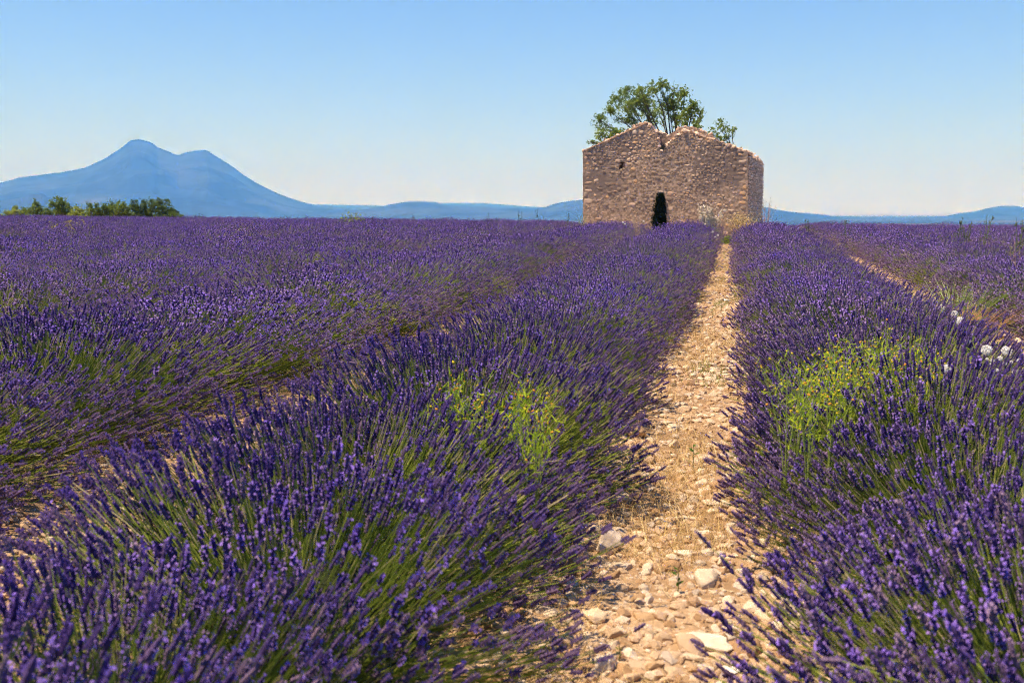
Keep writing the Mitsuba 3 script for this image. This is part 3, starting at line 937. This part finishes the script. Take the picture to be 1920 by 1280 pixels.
def clump_tree(name, label, foot, marks, r_m, deep, fork, leaf, per, cols, seed, limb=.055, group=None, cat='tree', squash=.9):
    """a tree whose limbs carry leaf clumps; marks: (x, y, radius) directions of its clumps at the range r_m"""
    r = np.random.default_rng(seed)
    key = tag(num(name), label, cat, group)
    k = r_m / F
    foot = np.array(foot, float)
    B, L = Soup(), Soup()
    hub = foot + [0, 0, fork]
    v, f = tube(np.array([foot, foot + [.03, 0, fork * .5], hub]), [limb * 1.9, limb * 1.6, limb * 1.3], 7)
    B.add(v, f, [.10, .075, .058])
    for (x, y, rad) in marks:
        c = at_r(x, y, r_m + r.uniform(-deep, deep))
        R = rad * k
        out = c - hub
        m1 = hub + out * .38 + [0, 0, .10 * np.linalg.norm(out)] + r.normal(0, .05, 3)
        m2 = hub + out * .72 + [0, 0, .06 * np.linalg.norm(out)] + r.normal(0, .06, 3)
        P = np.array([hub + r.normal(0, limb * .5, 3), m1, m2, c])
        v, f = tube(P, np.array([1, .62, .36, .16]) * limb, 5)
        B.add(v, f, np.array([.10, .075, .058]) * r.uniform(.85, 1.15))
        n = max(60, int(per * rad * rad))
        tw = 12
        ends = c + unit(r.normal(0, 1, (tw, 3)) + [0, 0, .25]) * R * r.uniform(.6, 1.65, (tw, 1)) * [1, 1, squash]
        starts = np.where(r.uniform(0, 1, (tw, 1)) < .5, m2, c) + 0 * ends
        v, f = tubes(np.stack([starts, (starts + ends) / 2 + r.normal(0, .04, (tw, 3)), ends], 1), limb * .20, limb * .07)
        B.add(v, f, [.11, .085, .065])
        # leaves sit along the twigs and in small tufts round their ends
        i, t = r.integers(0, tw, n), r.uniform(.25, 1.05, (n, 1))
        tuft = ends[i] * t + starts[i] * (1 - t) + r.normal(0, R * .17, (n, 3))
        ball = c + unit(r.normal(0, 1, (n, 3))) * R * r.uniform(.2, 1, (n, 1)) ** .6 * [1, 1, squash]
        pick = r.uniform(0, 1, (n, 1)) < .84
        pos = np.where(pick, tuft, ball)
        keep = meshkit.fbm(pos / (R * .55) + seed, 2, 5) > .445
        pos = pos[keep & (pos[:, 2] > foot[2] + .1)]
        g = np.clip(r.uniform(0, .55) + r.uniform(0, .5, (len(pos), 1)), 0, 1)
        leaf_quads(L, pos, unit(r.normal(0, 1, (len(pos), 3)) + [0, 0, .6]), r.uniform(.6, 1.3, len(pos)) * leaf, np.array(cols[0]) * (1 - g) + np.array(cols[1]) * g, r)
    B.put(key + '__trunk', 'bark_matter', False)
    L.put(key + '__crown', 'foliage_matter', False)


GC = ((.13, .19, .035), (.36, .44, .09))
clump_tree('tree', 'green leafy tree growing inside the ruin, its crown above the broken gable', house_pt(hu(1240), 3.6, .2),
           [(1128, 228, 15), (1150, 248, 14), (1124, 254, 11), (1142, 208, 14), (1160, 188, 15), (1180, 172, 15), (1178, 200, 14), (1178, 226, 13), (1204, 190, 16), (1226, 168, 14), (1240, 158, 10),
            (1262, 170, 15), (1256, 195, 15), (1284, 178, 14), (1301, 200, 13), (1288, 216, 14), (1234, 208, 14), (1212, 215, 12), (1268, 222, 12), (1312, 214, 10), (1200, 168, 9), (1306, 238, 10), (1160, 262, 9), (1108, 266, 7)], 46.2, 1.3, 2.2, .115, 2.6, GC, 5, .065)
clump_tree('tree', 'small sparse sapling behind the right shoulder of the ruin', house_pt(hu(1350), 5.0, .2), [(1330, 252, 8), (1349, 236, 9), (1351, 226, 6), (1363, 243, 8), (1344, 258, 9), (1359, 260, 8), (1375, 245, 4), (1335, 243, 6), (1378, 241, 3)], 47, .5, 2.8, .10, 2.0, GC, 8, .028)
DK, MD, YL = ((.06, .10, .026), (.17, .23, .055)), ((.10, .155, .034), (.26, .33, .07)), ((.19, .25, .045), (.42, .47, .10))
LEFT = [
    ('short ragged yellow green tree at the far left edge of the photo', YL, 84, [(8, 408, 9), (20, 403, 8), (30, 398, 8), (28, 390, 5), (12, 400, 5), (38, 407, 9)]),
    ('narrow pointed green tree second from the left', MD, 86, [(45, 403, 9), (58, 395, 8), (68, 385, 7), (75, 393, 7), (62, 405, 11), (78, 405, 9), (42, 395, 5), (84, 398, 5)]),
    ('tallest of the left trees, with a dark open top', MD, 88, [(97, 380, 7), (110, 375, 7), (116, 382, 8), (104, 388, 9), (92, 398, 9), (108, 400, 11), (126, 386, 6), (131, 392, 5), (122, 402, 10), (136, 404, 9), (117, 393, 8)]),
    ('small yellow green tree between the tall tree and the round dark one', YL, 84, [(146, 392, 7), (152, 396, 6), (143, 402, 8), (156, 405, 8)]),
    ('slim green tree just left of the round dark tree', MD, 86, [(167, 386, 6), (171, 393, 7), (163, 402, 8), (176, 404, 9), (181, 385, 4)]),
    ('broad round dark green tree in the middle of the left clump', MD, 86, [(195, 393, 11), (212, 387, 10), (228, 390, 10), (186, 402, 9), (205, 402, 14), (224, 403, 14), (240, 402, 10), (236, 395, 9), (182, 394, 6), (212, 412, 14)]),
    ('dark bushy tree right of the round tree', DK, 89, [(252, 379, 5), (248, 388, 6), (260, 390, 9), (270, 380, 6), (255, 403, 10), (268, 402, 10), (272, 392, 8), (258, 412, 10)]),
    ('tall dark green tree near the right end of the left clump', DK, 88, [(284, 379, 7), (300, 377, 7), (310, 380, 8), (290, 390, 11), (308, 392, 11), (284, 402, 12), (302, 404, 13), (316, 398, 9), (296, 413, 13)]),
    ('low dark tree at the right end of the left clump', DK, 86, [(325, 396, 7), (332, 402, 7), (338, 407, 6), (322, 406, 8), (328, 413, 9)]),
]
for i, (lab, cols, rm, marks) in enumerate(LEFT):
    mx = sum(m[0] for m in marks) / len(marks)
    p = at_r(mx, 400, rm)
    clump_tree('tree', lab, [p[0], p[1], float(zg(p[0], p[1])) - .05], marks, rm, 1.2, .9, .14, 7.5, cols, 20 + i, .05, 'trees beyond the far left edge of the field')


# ---------------------------------------------------------------- shrubs at the ruin
def leafy(key, pos, size, cols, r, bsdf='leaf_matter', dirs=None):
    S = Soup()
    g = r.uniform(0, 1, (len(pos), 1))
    leaf_quads(S, pos, unit(r.normal(0, 1, (len(pos), 3)) + [0, 0, .5]) if dirs is None else dirs, r.uniform(.7, 1.3, len(pos)) * size, np.array(cols[0]) * (1 - g) + np.array(cols[1]) * g, r)
    S.put(key, bsdf)


r = np.random.default_rng(31)
k = tag('doorway_shrub', 'dark evergreen shrub choking the narrow doorway of the ruin', 'shrub')
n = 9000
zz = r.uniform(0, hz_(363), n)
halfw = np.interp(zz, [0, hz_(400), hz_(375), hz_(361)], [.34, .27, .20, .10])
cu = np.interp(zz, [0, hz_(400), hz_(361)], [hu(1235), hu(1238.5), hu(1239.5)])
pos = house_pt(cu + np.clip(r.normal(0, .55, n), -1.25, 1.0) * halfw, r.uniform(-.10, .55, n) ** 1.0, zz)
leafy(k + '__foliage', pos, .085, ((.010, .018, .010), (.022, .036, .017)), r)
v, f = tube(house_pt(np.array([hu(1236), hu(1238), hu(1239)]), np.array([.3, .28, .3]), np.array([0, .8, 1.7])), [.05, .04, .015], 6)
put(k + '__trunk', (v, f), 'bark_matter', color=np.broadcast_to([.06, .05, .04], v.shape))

k = tag('ledge_shrub', 'dark wiry shrub rooted in the notch of the broken gable', 'shrub')
n = 520
c0 = house_pt(hu(1241), .10, hz_(281))
d = unit(np.stack([r.normal(0, 1, n), r.normal(0, .5, n), np.abs(r.normal(0, .6, n))], -1))
pos = c0 + (d[:, :1] * np.array([U[0], U[1], 0]) * .30 + d[:, 1:2] * np.array([-Wd[0], -Wd[1], 0]) * .2 + d[:, 2:] * np.array([0, 0, .22])) * r.uniform(.3, 1, (n, 1))
leafy(k + '__foliage', pos, .06, ((.035, .042, .04), (.07, .08, .06)), r)
tw = r.normal(0, 1, (26, 3)); tw[:, 2] = np.abs(tw[:, 2]) + .2
P = np.stack([np.broadcast_to(c0, (26, 3)), c0 + unit(tw) * [.14, .14, .14], c0 + unit(tw) * [.30, .2, .34]], 1)
v, f = tubes(P, .007, .003)
put(k + '__twigs', (v, f), 'bark_matter', color=np.broadcast_to([.07, .06, .06], v.shape))


# ---------------------------------------------------------------- wild plants
def ground_at(x, r_m):
    d = ray(x, 430)
    p = EYE + d * (r_m / math.hypot(d[0], d[1]))
    return np.array([p[0], p[1], float(zg(p[0], p[1]))])


def stalk_plant(name, label, cat, foot, h, n, spread, stem_c, head_c, head, heads, seed, group=None, width=.004, leaves=0, leaf_c=None):
    """upright weed: stems with small seed heads along their upper part"""
    r = np.random.default_rng(seed)
    key = tag(num(name), label, cat, group)
    foot = np.array(foot, float)
    tip = foot + np.stack([r.normal(0, spread, n), r.normal(0, spread, n), h * r.uniform(.65, 1.0, n)], -1)
    mid = foot + (tip - foot) * .5 + np.stack([r.normal(0, spread * .15, n), r.normal(0, spread * .15, n), np.full(n, h * .05)], -1)
    b = foot + np.stack([r.normal(0, spread * .15, n), r.normal(0, spread * .15, n), np.zeros(n)], -1)
    t = np.linspace(0, 1, 5)[None, :, None]
    P = (1 - t) ** 2 * b[:, None] + 2 * t * (1 - t) * mid[:, None] + t * t * tip[:, None]
    v, f = tubes(P, width, width * .5)
    put(key + '__stems', (v, f), 'stem_matter', color=np.broadcast_to(np.array(stem_c), v.shape))
    if heads:
        i = r.integers(0, n, heads)
        tt = r.uniform(.5, 1.0, heads)[:, None]
        pos = (1 - tt) ** 2 * b[i] + 2 * tt * (1 - tt) * mid[i] + tt * tt * tip[i] + r.normal(0, spread * .12 + head * .5, (heads, 3))
        S = Soup()
        v0, f0 = PEB[0]
        c = np.array(head_c) * r.uniform(.75, 1.2, (heads, 1))
        S.many(v0 / 2, f0, frames(unit(r.normal(0, 1, (heads, 3)) + [0, 0, 1]), r.uniform(0, 6, heads)), r.uniform(.6, 1.3, heads) * head, pos, np.repeat(c[:, None], len(v0), 1))
        S.put(key + '__heads', 'flower_matter')
    if leaves:
        i = r.integers(0, n, leaves)
        tt = r.uniform(.05, .85, leaves)[:, None]
        pos = b[i] + (tip[i] - b[i]) * tt + r.normal(0, spread * .3, (leaves, 3))
        leafy(key + '__leaves', pos, head * 2.2, leaf_c or (stem_c, stem_c), r)
    return key


CREAM, TAN, RUST = (.62, .50, .36), (.50, .36, .17), (.42, .24, .12)
stalk_plant('dry_plume', 'pale cream plumed dry weed standing left of the path in front of the ruin', 'dry plant', ground_at(1331, 38.5), 1.32, 10, .14, (.55, .45, .30), (.80, .70, .54), .10, 800, 3, width=.008)
stalk_plant('dry_shrub', 'tan dry shrub right of the path in front of the ruin', 'dry plant', ground_at(1389, 38), 1.12, 60, .30, (.48, .34, .18), (.70, .54, .27), .065, 560, 4, width=.011)
gs_ = ground_at(1371, 36.5)
n = 900
d = unit(np.stack([r.normal(0, 1, n), r.normal(0, 1, n), np.abs(r.normal(0, 1, n))], -1))
k = tag('green_shrub', 'bright green clump closing the end of the path', 'shrub')
leafy(k, gs_ + d * [.40, .4, .32] * r.uniform(.5, 1, (n, 1)), .075, ((.16, .22, .04), (.30, .36, .07)), r)
for i, (x, rm, h, lab) in enumerate((
        (1163, 39.2, .95, 'reddish dry weed before the left half of the ruin wall'),
        (1187, 37.5, .85, 'short brownish dry weed left of the doorway of the ruin'),
        (1195, 34, 1.0, 'tall pinkish dry weed standing in the lavender left of the doorway'),
        (1136, 39.2, .85, 'thin yellow dry weed near the left corner of the ruin'),
        (1266, 38.5, .85, 'short dry weed right of the doorway of the ruin'))):
    stalk_plant('dry_weed', lab, 'dry plant', ground_at(x, rm), h + .1, 9, .11, (.48, .34, .21), (.64, .45, .32), .05, 70, 40 + i, 'dry weeds before the ruin wall', .009)
stalk_plant('dry_weed', 'yellow green grass tuft at the left corner of the ruin', 'grass', ground_at(1091, 40), 1.05, 30, .12, (.34, .36, .12), (.45, .45, .2), .02, 30, 60, None, .006)
stalk_plant('dry_weed', 'rust coloured dry tuft at the right corner of the ruin', 'dry plant', ground_at(1436, 41), 1.75, 16, .13, (.45, .27, .16), (.50, .32, .22), .04, 80, 61, None, .006)
stalk_plant('dry_weed', 'dry broken stalks with pink heads at the right edge of the photo', 'dry plant', ground_at(1916, 15), 1.10, 5, .09, (.42, .26, .20), (.5, .36, .30), .035, 26, 62, None, .006)

# thin grass and weed stalks breaking the skyline
SKY = [(372, 44, .9, 'thin tall grass stalk at the skyline right of the left trees'), (534, 46, .80, 'forked dark weed at the skyline left of the yellow bush'),
       (695, 44, .85, 'pair of faint grass stalks right of the yellow bush'), (781, 42, .85, 'short weed above the white flower on the skyline'),
       (925, 40, .95, 'branching weed with small leaves at the skyline'), (978, 40, 1.0, 'thin grass stalk left of the ruin'),
       (1015, 40, 1.05, 'tall bent weed stalk between the branching weed and the ruin'), (1063, 40, .95, 'dark spike of weed next to the ruin'),
       (1518, 32, .85, 'bent grass stalk at the skyline right of the ruin'), (1588, 30, .9, 'little forked weed in the middle of the right skyline'),
       (1797, 26, .9, 'small curled weed at the right skyline'), (1812, 24, .95, 'dark weed spike at the right skyline'),
       (1819, 24, 1.05, 'tallest forked weed at the right skyline'), (1845, 26, 1.0, 'pale bent grass at the right skyline'), (1912, 22, 1.05, 'thin weed stalk at the right edge of the skyline')]
for i, (x, rm, h, lab) in enumerate(SKY):
    stalk_plant('weed_stalk', lab, 'weed', ground_at(x, rm), h + .14, 3 + (i % 3), .12, (.10, .12, .05), (.11, .13, .06), .055, 18 + 6 * (i % 3), 80 + i, 'weed stalks on the skyline', .013)


# feathery yellow weeds in the near rows
def feathery(label, marks, seed, orange, yellow=.35, per=330, height=.20, lift=.66):
    r = np.random.default_rng(seed)
    key = tag(num('feathery_weed'), label, 'weed')
    LV, FL, P = Soup(), Soup(), []
    for (x, y, s) in marks:
        top = at_ground(x, y, lift)
        foot = np.array([top[0], top[1], float(zg(top[0], top[1])) + .30])
        m = int(7 * s) + 2
        tip = foot + np.stack([r.normal(0, .085 * s, m), r.normal(0, .085 * s, m), .27 + (lift - .66) + height * r.uniform(.1, 1, m)], -1)
        t = np.linspace(0, 1, 5)[None, :, None]
        mid = foot + (tip - foot) * [.2, .2, .6]
        C = (1 - t) ** 2 * foot + 2 * t * (1 - t) * mid[:, None] + t * t * tip[:, None]
        P.append(C)
        n = int(per * s)
        i, tt = r.integers(0, m, n), r.uniform(.40, 1.02, n)[:, None]
        pos = (1 - tt) ** 2 * foot + 2 * tt * (1 - tt) * mid[i] + tt * tt * tip[i] + r.normal(0, .022, (n, 3))
        d = unit(r.normal(0, .7, (n, 3)) + [0, 0, .9])
        leaf = np.array([[-.07, 0, 0], [.07, 0, 0], [.03, .08, 1.0], [-.03, .08, 1.0]])
        g = r.uniform(0, 1, (n, 1))
        LV.many(leaf, np.array([[0, 1, 2], [0, 2, 3]]), frames(d, r.uniform(0, 6.28, n)), r.uniform(.020, .042, n), pos, np.repeat((np.array([.36, .54, .03]) * (1 - g) + np.array([.72, .84, .05]) * g)[:, None], 4, 1))
        nf = int(per * yellow * s)
        i, tt = r.integers(0, m, nf), r.uniform(.74, 1.02, nf)[:, None]
        pos = (1 - tt) ** 2 * foot + 2 * tt * (1 - tt) * mid[i] + tt * tt * tip[i] + r.normal(0, .022, (nf, 3))
        oc = r.uniform(0, 1, (nf, 1)) < orange
        c = np.where(oc, np.array([.75, .36, .05]), np.array([.78, .62, .05])) * r.uniform(.8, 1.1, (nf, 1))
        v0, f0 = PEB[2]
        FL.many(v0 / 2, f0, frames(unit(r.normal(0, 1, (nf, 3)) + [0, 0, 1]), r.uniform(0, 6, nf)), r.uniform(.010, .019, nf), pos, np.repeat(c[:, None], len(v0), 1))
    v, f = tubes(np.vstack(P), .003, .0015)
    put(key + '__stems', (v, f), 'stem_matter', color=np.broadcast_to([.24, .30, .06], v.shape))
    LV.put(key + '__leaves', 'foliage_matter'); FL.put(key + '__flowers', 'flower_matter')


feathery('feathery yellow green weed with orange flowers growing in the lavender left of the path', [(832, 748, .5), (868, 748, .7), (905, 762, .5), (948, 750, .8), (985, 775, .8), (1005, 795, .6)], 5, .6, .18, 190)
feathery('wide bright yellow feathery weed spread across the lavender right of the path', [(1478, 732, .5), (1500, 715, .9), (1535, 700, 1.0), (1570, 685, 1.1), (1605, 678, 1.1), (1645, 672, 1.0), (1690, 662, 1.1), (1735, 662, 1.0), (1668, 660, .9), (1715, 668, .9), (1520, 742, .6), (1560, 728, .6), (1590, 705, .9), (1660, 690, .8), (1710, 690, .8)], 6, .22, .22, 165, lift=.72)
stalk_plant('yellow_weed', 'yellow flowering weed in the far left lavender', 'weed', ground_at(133, 30), .85, 40, .28, (.30, .32, .05), (.70, .58, .05), .05, 160, 91, None, .006)
stalk_plant('yellow_bush', 'green and yellow leafy bush on the skyline left of centre', 'bush', ground_at(661, 40), 1.02, 34, .26, (.16, .20, .05), (.42, .44, .05), .05, 120, 92, None, .008, 420, ((.07, .12, .03), (.40, .42, .05)))
stalk_plant('green_weed', 'green grassy weed with cream heads beside the second row on the right', 'weed', ground_at(1800, 12.5), .55, 120, .34, (.20, .27, .06), CREAM, .022, 130, 93, None, .004)
stalk_plant('green_weed', 'low bright green weed between the second and third rows on the right', 'weed', ground_at(1765, 11.5), .40, 130, .26, (.23, .30, .05), (.5, .45, .3), .015, 40, 94, None, .004)
stalk_plant('rust_grass', 'rusty dry grass tuft between the rows on the right', 'grass', ground_at(1812, 11.2), .42, 230, .24, (.52, .29, .14), (.55, .33, .18), .012, 120, 95, None, .003)


# white seed heads
def seed_head(label, x, y, size, z, seed, group='white seed heads right of the path', far=None):
    r = np.random.default_rng(seed)
    c = at_r(x, y, far) if far else at_ground(x, y, z)
    key = tag(num('seed_head'), label, 'seed head', group)
    n = 150
    d = unit(r.normal(0, 1, (n, 3)))
    S = Soup()
    t = np.array([[-.02, 0, 0], [.02, 0, 0], [.02, 0, .8], [-.02, 0, .8], [-.16, 0, .84], [.16, 0, .84], [0, 0.16, 1.0], [0, -.16, 1.0]])
    S.many(t, np.array([[0, 1, 2], [0, 2, 3], [4, 5, 6], [4, 5, 7], [6, 7, 4], [6, 7, 5]]), frames(d, r.uniform(0, 6, n)), r.uniform(.85, 1.05, n) * size, np.broadcast_to(c, (n, 3)), np.broadcast_to([.86, .84, .80], (8, 3)))
    S.put(key + '__puff', 'flower_matter')
    g = np.array([c[0] + r.normal(0, .03), c[1] + r.normal(0, .03), float(zg(c[0], c[1]))])
    v, f = tube(np.array([g, (g + c) / 2 + r.normal(0, .01, 3), c]), [.004, .0035, .003], 4)
    put(key + '__stem', (v, f), 'stem_matter', color=np.broadcast_to([.30, .24, .13], v.shape))


seed_head('big round white seed head right of the yellow weed', 1850, 656, .029, .70, 1)
seed_head('big white seed head at the right, second from the edge', 1888, 658, .027, .70, 2)
seed_head('white seed head at the top of the gap right of the near row', 1764, 577, .030, .62, 3)
seed_head('white seed head below the topmost one', 1789, 589, .029, .62, 4)
seed_head('wide white seed head lowest of the upper three', 1800, 602, .033, .62, 5)
seed_head('small white seed head beside the yellow weed', 1775, 691, .020, .74, 6)
seed_head('little cream seed head in the lavender above the yellow weed', 1815, 640, .014, .72, 7)
for i, (x, y) in enumerate(((1851, 673), (1861, 676), (1875, 672), (1896, 679), (1911, 676), (1858, 683), (1884, 682), (1903, 697), (1869, 694))):
    seed_head('small woolly white seed head in the bunch below the big ones', x, y, .008 + .006 * (i * 7 % 5) / 4, .66, 20 + i, 'small white seed heads in a bunch at the right')
for i, (x, y) in enumerate(((1336, 435), (1346, 441), (1341, 445))):
    seed_head('tiny white flower head on the far lavender left of the path end', x, y, .032, .60, 40 + i, 'white dots left of the path end', 29)
for i, (x, y) in enumerate(((1460, 433), (1476, 432), (1484, 429), (1491, 433), (1496, 429))):
    seed_head('tiny white flower head on the far lavender right of the ruin', x, y, .032, .60, 50 + i, 'white dots right of the ruin', 31)
for i, (x, y) in enumerate(((1168, 417), (1172, 420), (1207, 415))):
    seed_head('tiny white flower head before the ruin wall left of the doorway', x, y, .035, .66, 60 + i, 'white dots before the ruin wall', 37)
seed_head('single white flower head on the skyline left of centre', 793, 426, .08, .62, 70, None, 41)
# dry pods of the bunch
stalk_plant('dry_weed', 'dry cream stalks with curled pods under the white seed heads', 'dry plant', ground_at(1872, 7.2), .56, 46, .22, (.55, .43, .30), (.62, .50, .40), .022, 130, 96, None, .004)

# ---------------------------------------------------------------- grass and seedlings on the path
r = np.random.default_rng(19)


def blades(key, label, x, y, h, cols, w, lean=.4):
    n = len(x)
    b = np.stack([x, y, surf(x, y)], -1)
    tip = b + np.stack([r.normal(0, lean, n) * h, r.normal(0, lean, n) * h, h], -1)
    mid = (b + tip) / 2 + np.stack([np.zeros(n), np.zeros(n), h * .12], -1)
    v, f = tubes(np.stack([b, mid, tip], 1), w, w * .3)
    g = r.uniform(0, 1, (n, 1))
    put(key, (v, f), 'stem_matter', color=np.repeat(np.array(cols[0]) * (1 - g) + np.array(cols[1]) * g, 9, 0))
    tag(key, label, 'grass', kind='stuff')


n = 12000
y = np.exp(r.uniform(np.log(2.2), np.log(38), n))
x = r.normal(.02, .26, n)
pt = meshkit.fbm(np.stack([x * 2.2, y * .9, x * 0], -1), 3, 4)
k_ = pt > .50
blades('dry_grass', 'fine golden dry grass standing between the stones of the path', x[k_], y[k_], r.uniform(.03, .11, k_.sum()), ((.52, .35, .12), (.68, .53, .25)), .0017, .7)
n = 900
y = np.exp(r.uniform(np.log(2.2), np.log(16), n))
x = r.normal(0, .32, n)
th, L = r.uniform(0, 6.28, n), r.uniform(.04, .15, n)
z = surf(x, y) + .012
A = np.stack([x, y, z], -1)
B_ = A + np.stack([np.cos(th) * L, np.sin(th) * L, r.uniform(-.004, .012, n)], -1)
v, f = tubes(np.stack([A, (A + B_) / 2 + r.normal(0, .006, (n, 3)), B_], 1), .0013, .0008)
put('straw_litter', (v, f), 'stem_matter', color=np.repeat(np.array([.50, .38, .21]) * r.uniform(.6, 1.25, (n, 1)), 9, 0))
tag('straw_litter', 'broken dead stalks lying on the stony path', 'straw', kind='stuff')
n = 2600
y = np.concatenate([r.uniform(8, 15, n // 2), r.uniform(15, 37, n // 2)])
x = r.normal(.05, .2, n)
pt = meshkit.fbm(np.stack([x * 2.2 + 40, y * .6, x * 0], -1), 3, 4)
k_ = pt > .5
blades('green_grass', 'thin green grass in the far part of the path', x[k_], y[k_], r.uniform(.03, .10, k_.sum()), ((.16, .21, .05), (.36, .36, .11)), .003)


def seedling(label, x, y, h, seed):
    r = np.random.default_rng(seed)
    key = tag(num('seedling'), label, 'seedling')
    p = at_ground(x, y)
    p[2] = surf(p[0], p[1])
    S = Soup()
    v, f = tube(np.array([p, p + [.004, 0, h * .5], p + [0, .004, h]]), [.0025, .002, .0012], 4)
    S.add(v, f, [.18, .22, .06])
    for i in range(7):
        a, z = r.uniform(0, 6.28), h * (.35 + .09 * i)
        o = np.array([math.cos(a), math.sin(a), .35]); t = np.array([-math.sin(a), math.cos(a), 0]); L = h * r.uniform(.18, .30)
        c = p + [0, 0, z]
        S.add(np.array([c, c + o * L * .5 + t * L * .28, c + o * L, c + o * L * .5 - t * L * .28]), [[0, 1, 2], [0, 2, 3]], np.array([.07, .14, .03]) * r.uniform(.8, 1.4))
    S.put(key, 'leaf_matter')


seedling('green seedling with rounded leaves in the middle of the path by the cream boulder', 1299, 880, .16, 1)
seedling('small green seedling lower down the path', 1270, 1122, .12, 2)
seedling('tiny green seedling at the bottom of the path beside the pale boulder', 1160, 1252, .06, 3)
seedling('low dark green seedling far up the path', 1336, 600, .15, 4)
seedling('bushy green seedling on the right half of the path far up', 1352, 585, .16, 5)

for key in list(scene):
    if key.rsplit('__', 1)[-1] in ('heads', 'leaves', 'flowers', 'crown', 'foliage', 'twigs', 'puff') or (key.endswith('__stems') and 'seed_head' not in key):
        tag(key, kind='stuff')
